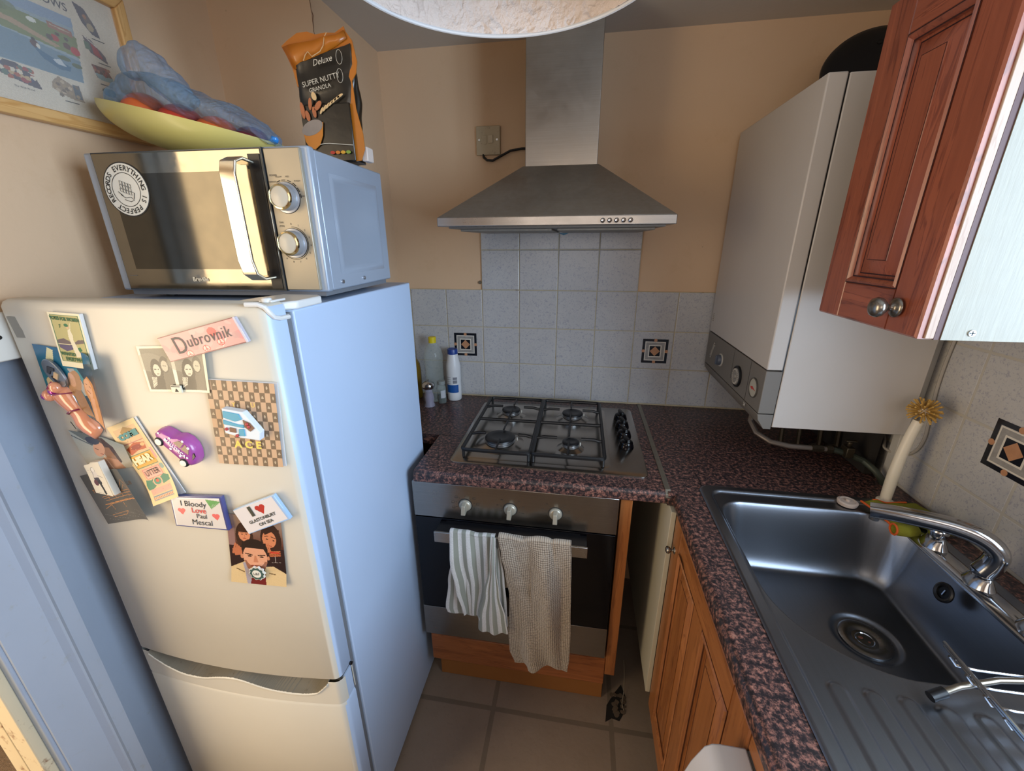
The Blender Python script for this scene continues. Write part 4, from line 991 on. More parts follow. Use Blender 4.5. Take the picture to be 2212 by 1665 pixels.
# ================================================================== bowl of fruit in a blue bag on the microwave
C0 = Vector((-.435, -.745, 1.7665)); TILT = Matrix.Rotation(math.radians(13.2), 4, 'Y')
A_, B_, D_ = .190, .115, .064
rings = []
for k in range(15):
    ph = math.pi / 2 * k / 14; rr = math.cos(ph); hh = -D_ * math.sin(ph)
    rings.append([C0 + (TILT @ Vector((A_ * rr ** .85 * math.cos(a), B_ * rr ** .85 * math.sin(a), hh))) for a in np.linspace(0, 2 * math.pi, 61)[:-1]])
inner = []
for k in range(14, -1, -1):
    ph = math.pi / 2 * k / 14; rr = math.cos(ph); hh = -(D_ - .005) * math.sin(ph)
    inner.append([C0 + (TILT @ Vector(((A_ - .005) * rr ** .85 * math.cos(a), (B_ - .005) * rr ** .85 * math.sin(a), hh))) for a in np.linspace(0, 2 * math.pi, 61)[:-1]])
rings = inner[::-1][::-1] + rings
b = B(); b.loft(inner + rings, cap0=True, cap1=True)
tag(b.build('fruit_bowl', M('pale_yellow_melamine', 'c9bd6f', .38, mott=.05, coat=.15), loc=(C0.x, C0.y, 1.692), merge=.0004), 'pale yellow tilted boat-shaped fruit bowl on top of the microwave', 'bowl')
RED = M('red_fruit_skin', 'c8402a', .35, mott=.3, mscale=18); ORN = M('orange_fruit_skin', 'd9652f', .35, mott=.2, mscale=18); PLUM = M('plum_skin', '6b2230', .3, mott=.3, mscale=20)
for (x, y, z, r, m_, sc_, nm, lb) in ((-.535, -.755, 1.786, .041, ORN, (1, 1, .9), 'orange', 'orange-red fruit at the raised end of the yellow bowl, under the blue bag'),
                          (-.452, -.758, 1.759, .043, RED, (1, 1, .92), 'apple', 'deep red fruit in the middle of the bowl beneath the blue bag'),
                          (-.372, -.760, 1.737, .040, ORN, (1.05, 1, .9), 'orange', 'smaller orange fruit near the low side of the yellow bowl'),
                          (-.298, -.757, 1.726, .031, PLUM, (1.1, 1, .85), 'plum', 'dark plum at the low end of the bowl inside the blue bag')):
    bb = B().ball((x, y, z), r, sc_, 28); tag(bb.build(nm, m_, loc=(x, y, z - r)), lb, 'fruit')
BAG = NT('translucent_blue_film'); v = BAG.coord()
BAG.set(**{'Base Color': BAG.mix(BAG.noise(v, 14, 4), '3a7fb4', '8fb9d8'), 'Roughness': .16})
BAG.b.inputs['Specular IOR Level'].default_value = .9
BAG.b.inputs['Coat Weight'].default_value = .6; BAG.b.inputs['Coat Roughness'].default_value = .05
lw = BAG.n('ShaderNodeLayerWeight'); lw.inputs[0].default_value = .35
BAG.l(BAG.ramp(lw.outputs['Facing'], [(0.0, .26), (.5, .46), (1.0, .95)]), BAG.b.inputs['Alpha'])
BAG.bump(BAG.mix(.5, BAG.noise(v, 45, 5, .7, 1.6), BAG.noise(v, 110, 3)), 1.0, .012)
def film(top, bot, ys, yw, n=64, seed=0, amp=.006):
    """closed crumpled tube between a top and a bottom outline"""
    b = B(); rings = []
    tx = [p[0] for p in top]; bx = [p[0] for p in bot]
    for i in range(n):
        s = i / (n - 1)
        q = s * (len(top) - 1); k = min(int(q), len(top) - 2); f = q - k; f = f * f * (3 - 2 * f) if False else f
        a = Vector((top[k][0] * (1 - f) + top[k + 1][0] * f, 0, top[k][1] * (1 - f) + top[k + 1][1] * f))
        c = Vector((bot[k][0] * (1 - f) + bot[k + 1][0] * f, 0, bot[k][1] * (1 - f) + bot[k + 1][1] * f))
        mid = (a + c) / 2; hv = (a - c) / 2; w = yw * (math.sin(math.pi * min(1, max(0, .06 + s * .9))) ** .6)
        rings.append([Vector((mid.x, ys, mid.z)) + hv * math.sin(t_) + Vector((0, w * math.cos(t_), 0)) for t_ in np.linspace(0, 2 * math.pi, 41)[:-1]])
    b.loft(rings)
    b.rough(amp, 22, seed); b.rough(amp * .55, 55, seed + 3); b.rough(amp * .45, 110, seed + 5)
    return b
bt = film([(-.612, 1.812), (-.585, 1.835), (-.545, 1.862), (-.50, 1.858), (-.44, 1.838), (-.385, 1.812), (-.33, 1.795), (-.285, 1.770), (-.252, 1.738), (-.240, 1.722)],
          [(-.600, 1.800), (-.57, 1.790), (-.53, 1.795), (-.475, 1.780), (-.43, 1.768), (-.38, 1.757), (-.33, 1.742), (-.29, 1.728), (-.258, 1.722), (-.244, 1.716)], -.755, .055, seed=2)
t = thing('plastic_bag', 'crumpled translucent blue plastic bag stuffed around the fruit in the bowl', 'bag', (-.43, -.755, 1.76))
bt.build('bag_film', BAG.m, t, angle=80, sub=1)
film([(-.522, 1.850), (-.512, 1.880), (-.478, 1.896), (-.445, 1.878), (-.418, 1.846), (-.388, 1.815), (-.372, 1.795)],
     [(-.517, 1.838), (-.500, 1.832), (-.478, 1.825), (-.452, 1.806), (-.430, 1.790), (-.405, 1.780), (-.378, 1.784)], -.79, .030, seed=9, amp=.005).build('bag_fold', BAG.m, t, angle=80, sub=1)
B().ball((-.248, -.755, 1.727), .009, (1, 1, .8), 16).rough(.003, 120, 4).build('bag_knot', M('blue_film_knot', '2f86d6', .25, coat=.5), t)

# ================================================================== granola packet
GP = thing('granola_packet', 'open black and orange packet of super nutty granola on the microwave', 'packet', (-.155, -.68, 1.690))
ORG_M = M('packet_orange', 'b36a1c', .35, mott=.15, mscale=12, coat=.3)
PB = M('packet_black_film', '17140f', .28, mott=.2, mscale=10, coat=.25, bump=.25, bscale=35)
b = B(); rings = []
for k in range(25):
    v = k / 24
    x0 = -.2185 + .004 * v + .003 * math.sin(v * 7); x1 = -.0985 + .010 * v - .003 * math.sin(v * 6)
    th = .024 * max(.08, min(1, (1 - v) * 2.2)) ; z = 1.6925 + .178 * v
    ring = []
    for a in np.linspace(0, 2 * math.pi, 41)[:-1]:
        ca, sa = math.cos(a), math.sin(a)
        ring.append(((x0 + x1) / 2 + (x1 - x0) / 2 * math.copysign(abs(ca) ** .45, ca), -.700 + th + th * math.copysign(abs(sa) ** .5, sa), z + .030 * v * ((math.copysign(abs(ca) ** .45, ca) + 1) / 2)))
    rings.append(ring)
b.loft(rings); b.rough(.0022, 45, 5)
b.build('packet_body', PB, GP, angle=80)
B().box(-.2135, -.1015, -.7035, -.699, 1.693, 1.80).build('front_film', PB, GP, bevel=.002)
b = B()
outl = [(-.2155, 1.835), (-.222, 1.868), (-.230, 1.888), (-.238, 1.905), (-.222, 1.915), (-.20, 1.924), (-.178, 1.926), (-.160, 1.919), (-.140, 1.921), (-.118, 1.919), (-.098, 1.929), (-.0955, 1.920), (-.084, 1.905), (-.079, 1.870), (-.083, 1.850), (-.093, 1.838), (-.091, 1.79), (-.083, 1.745), (-.082, 1.715), (-.092, 1.695), (-.104, 1.694), (-.104, 1.80), (-.12, 1.86), (-.2, 1.84)]
b.prism(outl, 'y', -.6965, -.6945)
b.rough(.0016, 60, 8)
b.build('torn_top', ORG_M, GP, angle=30)
# raised crumpled rim of the torn opening
B().loft([[(x, -.697 - d_, z) for (x, z), d_ in zip([(-.236, 1.903), (-.215, 1.905), (-.19, 1.905), (-.165, 1.907), (-.14, 1.911), (-.115, 1.913), (-.099, 1.922)], [.001, .006, .009, .007, .010, .006, .001])],
           [(x, -.6985, z) for x, z in [(-.216, 1.864), (-.204, 1.866), (-.190, 1.872), (-.168, 1.879), (-.145, 1.887), (-.118, 1.897), (-.094, 1.908)]]], closed=False, cap0=False, cap1=False).build('torn_flap', ORG_M, GP, angle=25, solid=.001)
B().tube([(-.190, -.7035, 1.876), (-.183, -.705, 1.885), (-.176, -.7065, 1.889), (-.168, -.707, 1.880), (-.150, -.7055, 1.888), (-.142, -.705, 1.897), (-.137, -.706, 1.910), (-.132, -.704, 1.918)], .0008, 5).build('tear_edge', M('torn_paper_white', 'c9a77a', .8), GP)
B().box(-.094, -.080, -.69, -.662, 1.694, 1.722).build('white_label', M('packet_white', 'c9bcb4', .5), GP, bevel=.002)
GY = -.7068
PG = M('packet_print_grey', 'c2bcae', .5)
pm = frame_mat((0, GY, 0), (1, 0, .13), (0, 0, 1)); 
def gt(x, z): return Matrix.Translation((x, GY, z)) @ frame_mat((0, 0, 0), (1, 0, .16), (-.16, 0, 1))
lettering([('Deluxe', .0150, gt(-.148, 1.872), dict(shear=.35)), ('SUPER NUTTY', .0135, gt(-.156, 1.840), {}), ('GRANOLA', .0105, gt(-.160, 1.8265), {})], PG, GP)
b = B()
for (x, z) in ((-.110, 1.876), (-.113, 1.845)):
    b.tube([(x + .0065 * math.cos(a), GY, z + .012 * math.sin(a)) for a in np.linspace(0, 2 * math.pi, 30)], .0004, 4)
b.tube([(-.212, GY + .001, 1.722), (-.165, GY, 1.727), (-.155, GY, 1.727), (-.102, GY, 1.722)], .0009, 4)
b.build('print_outline', PG, GP)
NUT = M('printed_nut_brown', 'b0673f', .5, mott=.3, mscale=90); NUTL = M('printed_nut_cream', 'd2b07e', .5)
def ellp(b, x, z, rx, rz, rot, dy=0):
    rr = math.radians(rot)
    pts = [(x + rx * math.cos(a) * math.cos(rr) - rz * math.sin(a) * math.sin(rr), z + rx * math.cos(a) * math.sin(rr) + rz * math.sin(a) * math.cos(rr)) for a in np.linspace(0, 2 * math.pi, 19)[:-1]]
    return b.prism(pts, 'y', GY - .0006 - dy, GY + .001 - dy)
b = B()
for p in ((-.206, 1.789, .0045, .015, 5), (-.196, 1.779, .0045, .010, 12), (-.187, 1.800, .0036, .011, -8), (-.180, 1.785, .0040, .010, 5), (-.170, 1.796, .0050, .011, -45)): ellp(b, *p)
b.build('printed_nuts', NUT, GP, smooth=False)
b = B(); ellp(b, -.176, 1.813, .005, .0075, 15)
for k in range(7): ellp(b, -.163 + .0075 * k, 1.787 + .0040 * k, .0020, .0072, -35 - 5 * k)
b.build('printed_oats', NUTL, GP, smooth=False)
b = B(); ellp(b, -.189, 1.757, .0255, .0130, 18, .0004); b.build('printed_milk', M('printed_milk_grey', '8d8178', .5, mott=.2, mscale=60), GP, smooth=False)
b = B(); b.prism([(-.2115, 1.749), (-.200, 1.7435), (-.185, 1.748), (-.172, 1.757), (-.1635, 1.767), (-.168, 1.742), (-.177, 1.725), (-.189, 1.717), (-.201, 1.720), (-.209, 1.732)], 'y', GY - .0004, GY + .001); b.build('printed_bowl', M('packet_print_orange', 'bf7420', .4), GP, smooth=False)
for k, c_ in enumerate(('b5382c', 'c9752c', 'd09a2e', '7f9a3a')):
    ellp(B(), -.150 + .012 * k, 1.7095, .0052, .0032, 0, .0004).build('traffic_light_mark', M('packet_mark_%d' % k, c_, .5), GP, smooth=False)

# ================================================================== framed poster on the left wall
t = thing('framed_poster', 'pale wooden framed illustrated poster hanging above the fridge', 'picture', (XL, -1.0, 1.75))
PX = XL + .002
y0, y1, z0, z1 = -1.106, -.652, 1.748, 2.030
FM = frame_mat((PX, 0, 0), (0, 1, 0), (0, 0, 1)); FM = Matrix(((0, 0, 1, PX), (1, 0, 0, 0), (0, 1, 0, 0), (0, 0, 0, 1)))
fw = .024
for nm, pts, mt_ in (('frame_bottom', [(y0, z0), (y1, z0), (y1 - fw, z0 + fw), (y0 + fw, z0 + fw)], PALE_WOOD_H), ('frame_side', [(y1, z0), (y1, z1), (y1 - fw, z1 - fw), (y1 - fw, z0 + fw)], PALE_WOOD), ('frame_top', [(y0, z1), (y1, z1), (y1 - fw, z1 - fw), (y0 + fw, z1 - fw)], PALE_WOOD_H), ('frame_side', [(y0, z0), (y0, z1), (y0 + fw, z1 - fw), (y0 + fw, z0 + fw)], PALE_WOOD)):
    B().prism(pts, 'x', PX, PX + .020).build(nm, mt_, t, bevel=.0025)
cv = Canvas(330, 176, 'c9bda9')
# generic river landscape, own composition, with small vignettes below and beside it
def gy(y): return (y - (y0 + fw)) / (y1 - y0 - 2 * fw)
def gz(z): return ((z1 - fw) - z) / (z1 - z0 - 2 * fw)
def pl(pts, c, al=1): return cv.poly([(gy(a_), gz(b_)) for a_, b_ in pts], c, al)
def el(y_, z_, ry, rz, c, al=1): return cv.ell(gy(y_), gz(z_), ry / .435, rz / .234, c, 0, al)
def ln(pts, w_, c): return cv.line([(gy(a_), gz(b_)) for a_, b_ in pts], w_ / .435, c)
rs = np.random.RandomState(12)
pl([(-1.09, 1.952), (-.765, 1.952), (-.770, 1.90), (-.776, 1.840), (-1.09, 1.840)], '8a9ba0')
pl([(-1.09, 1.952), (-.765, 1.952), (-.767, 1.935), (-1.09, 1.925)], '7f93a8')
pl([(-1.09, 1.928), (-.93, 1.925), (-.85, 1.928), (-.766, 1.920), (-.770, 1.884), (-.88, 1.892), (-1.09, 1.900)], '6f7a48')
for k in range(40): el(-1.08 + .22 * rs.rand(), 1.925 + .027 * rs.rand(), .012, .007, ['56633a', '66724a', '4b5733'][k % 3], .8)
el(-.905, 1.928, .012, .006, 'a08a45'); pl([(-1.0, 1.915), (-.87, 1.912), (-.80, 1.893), (-.81, 1.889), (-.88, 1.904), (-1.0, 1.908)], 'a58a6a')
el(-.838, 1.921, .008, .004, 'cfcfc4'); pl([(-.812, 1.930), (-.772, 1.928), (-.772, 1.917), (-.812, 1.920)], '94614c'); ln([(-.808, 1.926), (-.776, 1.924)], .002, 'b5a48a')
for y_, z_, c_, r_ in ((-.806, 1.905, 'a3282a', .007), (-.788, 1.898, '55302c', .007), (-.775, 1.894, 'b02428', .009), (-.800, 1.913, '3f332c', .004), (-.786, 1.910, '4b3f38', .004), (-.815, 1.903, '4a4038', .006)): el(y_, z_, r_, r_ * .8, c_)
pl([(-1.09, 1.894), (-.88, 1.890), (-.771, 1.878), (-.776, 1.840), (-1.09, 1.842)], '65808f')
pl([(-.852, 1.882), (-.842, 1.876), (-.82, 1.868), (-.792, 1.862), (-.796, 1.853), (-.815, 1.852), (-.838, 1.862)], '2b5f7d'); el(-.845, 1.882, .007, .006, '4f2c2c'); el(-.845, 1.889, .003, .003, '201c1c'); el(-.840, 1.880, .003, .004, 'd0cabb'); pl([(-.822, 1.866), (-.808, 1.870), (-.800, 1.860), (-.815, 1.860)], 'b9bfc2'); el(-.80, 1.874, .012, .004, '4c5b38'); el(-.78, 1.868, .010, .004, '4c5b38')
pl([(-.905, 1.838), (-.885, 1.838), (-.862, 1.822), (-.856, 1.805), (-.872, 1.806), (-.90, 1.812), (-.925, 1.818)], '3f3844')
for k in range(26): el(-.918 + .055 * rs.rand(), 1.812 + .022 * rs.rand(), .005, .0035, ['9c4a30', '8f2c30', '4f6658', 'b59a70', '3a3c58', 'c9bda6'][k % 6])
pl([(-.835, 1.826), (-.822, 1.838), (-.80, 1.828), (-.788, 1.832), (-.786, 1.803), (-.80, 1.802), (-.825, 1.808), (-.838, 1.815)], '8f7a60'); pl([(-.800, 1.830), (-.788, 1.830), (-.788, 1.806), (-.800, 1.806)], '46525a')
for k in range(14): el(-.832 + .04 * rs.rand(), 1.806 + .024 * rs.rand(), .004, .003, ['b8a284', '6b5844', '9a8464'][k % 3])
pl([(-.754, 1.985), (-.735, 1.981), (-.720, 1.955), (-.716, 1.936), (-.730, 1.938), (-.745, 1.953)], '3a3642'); el(-.733, 1.962, .008, .008, '5f5148'); el(-.731, 1.950, .007, .007, 'a08e6c'); el(-.737, 1.966, .004, .004, '93603f')
pl([(-.752, 1.930), (-.738, 1.927), (-.716, 1.905), (-.714, 1.892), (-.726, 1.896), (-.745, 1.903)], '4e4248'); pl([(-.740, 1.922), (-.728, 1.914), (-.722, 1.898), (-.738, 1.902)], '9c2228'); pl([(-.752, 1.922), (-.742, 1.920), (-.742, 1.907), (-.752, 1.908)], '4f6a54'); ln([(-.748, 1.929), (-.730, 1.918)], .002, 'd0c8bc')
pl([(-.750, 1.882), (-.720, 1.882), (-.712, 1.862), (-.745, 1.860)], '6f4030'); pl([(-.748, 1.868), (-.712, 1.866), (-.716, 1.856), (-.742, 1.858)], '7d9a9c')
for k in range(12): el(-.746 + .03 * rs.rand(), 1.866 + .014 * rs.rand(), .003, .003, ['3f2a22', 'a06a48', '8a3a2c'][k % 3])
el(-.728, 1.838, .015, .006, '3f5850'); el(-.728, 1.833, .013, .004, '2c3838')
cv.noise(.08, 11, 1)
def pf(u, v): return Vector((PX + .006, (y0 + fw) + (y1 - y0 - 2 * fw) * u, (z1 - fw) - (z1 - z0 - 2 * fw) * v))
sheet('print', cv, pf, t, .5)
tm = Matrix(((0, 0, 1, PX + .0064), (1, 0, 0, 0), (0, 1, 0, 0), (0, 0, 0, 1)))
lettering([('WILLOWS', .0185, tm @ Matrix.Translation((-.810, 1.9665, 0)) , dict(bold=.0002))], M('poster_blue_ink', '34323f', .6), t)
lettering([('The Wild Wood', .0045, tm @ Matrix.Translation((-.885, 1.800, 0)), {})], INK, t, 'caption')
for yy, zz in ((-.810, 1.797), (-.730, 1.849), (-.722, 1.889), (-.722, 1.931)): B().box(PX + .0061, PX + .0066, yy - .012, yy + .012, zz - .0008, zz + .0008).build('caption', INK, t, smooth=False)
GLASS = NT('picture_glazing'); GLASS.b.inputs['Alpha'].default_value = .12; GLASS.b.inputs['Roughness'].default_value = .05; GLASS.b.inputs['Base Color'].default_value = (.8, .8, .8, 1)
B().box(PX + .0075, PX + .009, y0 + fw, y1 - fw, z0 + fw, z1 - fw).build('glass', GLASS.m, t, smooth=False)
# ================================================================== cooker hood
t = thing('cooker_hood', 'dusty stainless steel chimney cooker hood above the gas hob', 'cooker hood', (.306, -.26, 1.567))
hx0, hx1, hy = .007, .605, -.517
B().box(.207, .415, -.282, -.002, 1.735, CZ - .001).build('chimney', STEEL_CH, t, bevel=.0015)
b = B()
b.loft([[(hx0, hy, 1.588), (hx1, hy, 1.588), (hx1, -.002, 1.588), (hx0, -.002, 1.588)], [(.200, -.288, 1.736), (.420, -.288, 1.736), (.420, -.002, 1.736), (.200, -.002, 1.736)]])
b.build('canopy', STEEL_HOOD, t, bevel=.002)
B().box(hx0, hx1, hy, -.002, 1.5665, 1.5885).build('front_lip', steel('lip_brushed_steel', '9a9590', .3, 'x', dust=.15), t, bevel=.0015)
B().box(.03, .585, -.49, -.03, 1.562, 1.5668).build('underside', M('hood_underside_grey', '6a6763', .5, metal=.6), t)
for x0 in (.045, .315):
    f_ = B().box(x0, x0 + .255, -.43, -.08, 1.556, 1.562).build('grease_filter', M('filter_mesh', '8b857b', .5, metal=.7, bump=.6, bscale=500), t, bevel=.001)
B().prism([(.30, 1.5555), (.318, 1.548), (.335, 1.5552), (.36, 1.5555)], 'y', -.09, -.086).build('blue_film_scrap', M('blue_film_scrap', '1f6f8c', .3), t)
for k in range(5):
    x = .4305 + k * .0165
    B().lathe([(.0045, hy + .001), (.0045, hy - .003), (.0056, hy - .004), (.0056, hy - .009), (.0035, hy - .0115), (0, hy - .012)], (x, 0, 1.5765), 'y', 18).build('button', CHROME, t)

# ================================================================== worktops
def edge_prof(front, back, top=.901, bot=.863):
    r_ = .014
    P_ = [(back, top)] + [(front - (-r_ if front < back else r_) - (r_ if front < back else -r_) * math.sin(a), top - r_ + r_ * math.cos(a)) for a in np.linspace(0, math.pi / 2, 6)]
    P_ += [(front - (-r_ * .6 if front < back else r_ * .6) - (r_ * .6 if front < back else -r_ * .6) * math.cos(a), bot + r_ * .6 - r_ * .6 * math.sin(a)) for a in np.linspace(0, math.pi / 2, 5)] + [(back, bot)]
    return P_
b = B()
pr = edge_prof(-.640, -.396)
b.loft([[(x, y, z) for y, z in pr] for x in (-.070, .641)])
b.box(-.348, .641, -.398, -.001, .863, .901)
tag(b.build('worktop', GRANITE, loc=(.2, -.3, .863), angle=40), 'granite-pattern worktop section with the gas hob set into it', 'worktop')
b = B(); pr = edge_prof(.652, .80)
SB = (.728, 1.205, -1.60, -.592)     # hole for the sink
b.loft([[(x, y, z) for x, z in edge_prof(.655, .735)] for y in (-2.05, -.640)])
b.box(.641, .735, -.641, -.001, .863, .901).box(.734, XR - .008, -.600, -.001, .863, .901).box(1.198, XR - .008, -2.05, -.599, .863, .901).box(.734, 1.199, -2.05, -1.60, .863, .901)
tag(b.build('worktop', GRANITE, loc=(.95, -.9, .863), angle=40), 'granite-pattern worktop running under the boiler and around the sink', 'worktop')
b = B().box(.634, .648, -.628, -.008, .9005, .9035).prism([(-.628, .9035), (-.640, .895), (-.6415, .885), (-.639, .885), (-.626, .8985)], 'x', .634, .648)
tag(b.build('joint_strip', M('aluminium_strip', '8f8a7d', .4, metal=.8, mott=.2, mscale=40), loc=(.641, -.3, .9), bevel=.0008), 'thin aluminium strip covering the joint between the two worktops', 'strip')

# ================================================================== gas hob
t = thing('gas_hob', 'stainless steel four-burner gas hob set into the worktop', 'hob', (.31, -.32, .901))
HB = steel('hob_brushed_steel', 'a8a29a', .24, 'x', streak=.08, rvar=.1)
ol = rrect(.018, .600, -.578, -.076, .022)
b = B().loft([[(x, y, .9012) for x, y in ol], [(x, y, .9045) for x, y in ol], [(.309 + (x - .309) * .988, -.327 + (y + .327) * .985, .9065) for x, y in ol]])
b.build('hob_plate', HB, t, angle=30)
ol = rrect(.045, .500, -.552, -.098, .03)
B().loft([[(x, y, .9062) for x, y in ol], [(.2725 + (x - .2725) * .975, -.325 + (y + .325) * .975, .9078) for x, y in ol]]).build('burner_tray', HB, t, angle=30)
CAP = M('burner_cap_enamel', '121316', .38, mott=.3, mscale=40); AL = M('burner_ring_aluminium', '9a9c9f', .35, metal=.9, mott=.2, mscale=60)
def burner(x, y, r):
    d = B().lathe([(r * 1.75, .9072), (r * 1.60, .9085), (r * 1.15, .9155), (r * 1.02, .917)], (x, y, 0), n=40, cap0=False).build('burner_cup', HB, t, angle=60)
    B().lathe([(r * 1.02, .914), (r * 1.02, .919), (r * .97, .920), (r * .97, .926), (r * .9, .927)], (x, y, 0), n=40).build('burner_ring', AL, d)
    B().lathe([(r * 1.04, .9262), (r * 1.05, .9275), (r * 1.02, .9310), (r * .93, .9325), (r * .6, .9330), (r * .55, .9323), (0, .9323)], (x, y, 0), n=40).build('burner_cap', CAP, d)
    B().lathe([(.0022, .907), (.0022, .924), (0, .925)], (x + r * 1.15, y + r * .3, 0), n=10).build('spark_plug', M('ceramic_white', 'c9c5bb', .4), d)
for x, y, r in ((.148, -.205, .033), (.378, -.205, .036), (.150, -.440, .047), (.378, -.440, .026)): burner(x, y, r)
GR = M('cast_black_grate', '0e0f11', .42, bump=.1, bscale=120)
def grate(x0, x1, y0, y1, cs):
    g = thing('pan_support', 'black cast pan support with fingers, over the two %s burners' % ('bigger fridge-side' if x0 < .2 else 'knob-side'), 'pan support', ((x0 + x1) / 2, (y0 + y1) / 2, .907), group='pan supports on the hob')
    b = B(); zt = .934
    o_ = rrect(x0, x1, y0, y1, .014, 4)
    b.tube([(x, y, zt) for x, y in o_] + [(o_[0][0], o_[0][1], zt)], .0060, 8)
    b.tube([(x0, (y0 + y1) / 2 + .012, zt), (x1, (y0 + y1) / 2 + .012, zt)], .0058, 8)
    for (x, y) in ((x0 + .004, y0 + .004), (x1 - .004, y0 + .004), (x0 + .004, y1 - .004), (x1 - .004, y1 - .004)): b.tube([(x, y, zt), (x, y, .9085)], .0045, 8)
    b.build('frame', GR, g)
    xc = (x0 + x1) / 2
    for cy, r in cs:
        for sx in (-1, 1):
            f = B()
            xo = x0 if sx < 0 else x1
            f.tube([(xo, cy + .004, zt), (xo + (xc - xo) * .12, cy + .004, zt + .001), (xo + (xc - xo) * .25, cy + .004, zt + .005), (xc + sx * (r + .018), cy + .004, zt + .005)], .0052, 8)
            f.build('finger', GR, g)
        for sy in (-1, 1):
            yo = y1 if (cy > (y0 + y1) / 2 and sy > 0) else (y0 if (cy < (y0 + y1) / 2 and sy < 0) else (y0 + y1) / 2 + .012)
            f = B().tube([(xc, yo, zt), (xc, yo + (cy - yo) * .2, zt + .004), (xc, cy + sy * r * 1.0, zt + .005)], .0032, 8)
            f.build('finger', GR, g)
grate(.052, .260, -.548, -.106, ((-.205, .022), (-.440, .036)))
grate(.266, .478, -.548, -.106, ((-.205, .024), (-.440, .020)))
for y in (-.185, -.255, -.330, -.405):
    k = B().lathe([(.024, .9072), (.0235, .912), (.0205, .922), (.0185, .928), (.012, .931), (0, .9315)], (.553, y, 0), n=28).build('knob', BLACK_GLOSS, t, angle=60)
    B().prism([(-.0055, -.019), (.0055, -.019), (.0045, .019), (-.0045, .019)], 'z', .928, .941, mat=Matrix.Translation((.553, y, 0)) @ Matrix.Rotation(.25, 4, 'Z')).build('grip', BLACK_GLOSS, k, bevel=.002)

# ================================================================== oven
t = thing('oven', 'built-in oven with steel control panel, black glass door and two towels', 'oven', (.22, -.6, .27))
ox0, ox1, oy = -.079, .518, -.636
B().box(ox0 + .015, ox1 - .015, -.60, -.06, .275, .855).build('oven_body', BLACK, t)
cpn = B().box(ox0, ox1, oy, -.600, .746, .8645).build('control_panel', STEEL_OVEN, t, bevel=.0015)
od = B().box(ox0 + .001, ox1 - .001, oy, -.602, .2705, .7425).build('door', BLACK_GLOSS, t, bevel=.001)
B().box(ox0, ox1, oy - .0022, oy, .2695, .3915).build('door_trim', STEEL_OVEN, od, bevel=.0008)
B().box(ox0 + .10, ox1 - .10, oy - .003, oy, .705, .738).build('vent_shade', BLACK, od)
h = B().box(.0, .4385, -.6925, -.686, .703, .738).build('handle', steel('handle_steel', 'b1ada6', .28, 'x'), od, bevel=.001)
B().box(.002, .4365, -.687, -.6365, .728, .7345).build('handle_bracket', BLACK, od, bevel=.001)
mo = frame_mat((0, oy - .0008, 0), (1, 0, 0), (0, 0, 1))
SYM = M('panel_print', '46423c', .5)
def sym_ring(b, x, z, labels):
    for k, a in enumerate(labels):
        a = math.radians(a); b.tube([(x + .026 * math.cos(a), oy - .0006, z + .026 * math.sin(a)), (x + .030 * math.cos(a), oy - .0006, z + .030 * math.sin(a))], .0004, 4)
    return b
b = B()
for x in (.082, .2155, .346): sym_ring(b, x, .800, (90, 130, 165, 200, 50, 15, -20))
for sx, a in ((.082, 135), (.082, 45), (.082, 170), (.082, 10), (.082, 200), (.082, -20)):
    x, z = sx + .038 * math.cos(math.radians(a)), .800 + .034 * math.sin(math.radians(a))
    b.tube([(x - .004, oy - .0006, z - .003), (x + .004, oy - .0006, z - .003), (x + .004, oy - .0006, z + .003), (x - .004, oy - .0006, z + .003), (x - .004, oy - .0006, z - .003)], .0004, 4)
b.build('panel_symbols', SYM, cpn)
its = []
for k, (s_, a) in enumerate((('50', 165), ('100', 130), ('150', 50), ('200', 15), ('250', -20))):
    its.append((s_, .0052, mo @ Matrix.Translation((.2155 + .039 * math.cos(math.radians(a)), .800 + .036 * math.sin(math.radians(a)), 0)), {}))
for k, (s_, a) in enumerate((('20', 165), ('40', 130), ('60', 50), ('80', 15), ('100', -20))):
    its.append((s_, .0052, mo @ Matrix.Translation((.346 + .039 * math.cos(math.radians(a)), .800 + .036 * math.sin(math.radians(a)), 0)), {}))
lettering(its, SYM, cpn)
KS = M('oven_knob_silver', 'a9a495', .35, metal=.35)
for x in (.082, .2155, .346):
    k = B().lathe([(.0185, oy), (.0185, oy - .004), (.0165, oy - .008), (.013, oy - .010), (0, oy - .010)], (x, 0, .799), 'y', 30).build('knob', KS, t, angle=40)
    B().loft([[(x - .0060, oy - .008, .815), (x + .0060, oy - .008, .815), (x + .0060, oy - .008, .783), (x - .0060, oy - .008, .783)], [(x - .0052, oy - .026, .811), (x + .0052, oy - .026, .811), (x + .0065, oy - .030, .783), (x - .0065, oy - .030, .783)]]).build('knob_grip', KS, k, bevel=.0012)
    B().lathe([(.0215, oy - .0004), (.0205, oy - .0008)], (x, 0, .799), 'y', 30).build('knob_ring', INK, k)
# oven housing: pine strip, fascia and plinth
t = thing('oven_housing', 'orange pine housing around the oven with fascia, plinth and filler strip', 'cabinet', (.24, -.35, 0))
B().box(-.069, .523, -.622, -.602, .131, .245).build('fascia', PINE_X, t, bevel=.002)
B().box(-.069, .523, -.622, -.60, .2475, .257).build('fascia_rail', PINE_X, t, bevel=.001)
B().box(-.060, .527, -.577, -.560, .001, .130).build('plinth', M('plain_brown_plinth', '93602f', .55, mott=.15, mscale=6), t, bevel=.001)
B().box(.524, .556, -.622, -.600, .178, .862).build('filler_strip', PINE, t, bevel=.0015)
B().box(.524, .545, -.600, -.08, .178, .86).build('side_panel', M('dark_chipboard', '3a2718', .8), t)
B().box(-.078, -.060, -.598, -.08, .14, .862).build('side_panel', M('dark_chipboard', '3a2718', .8), t)

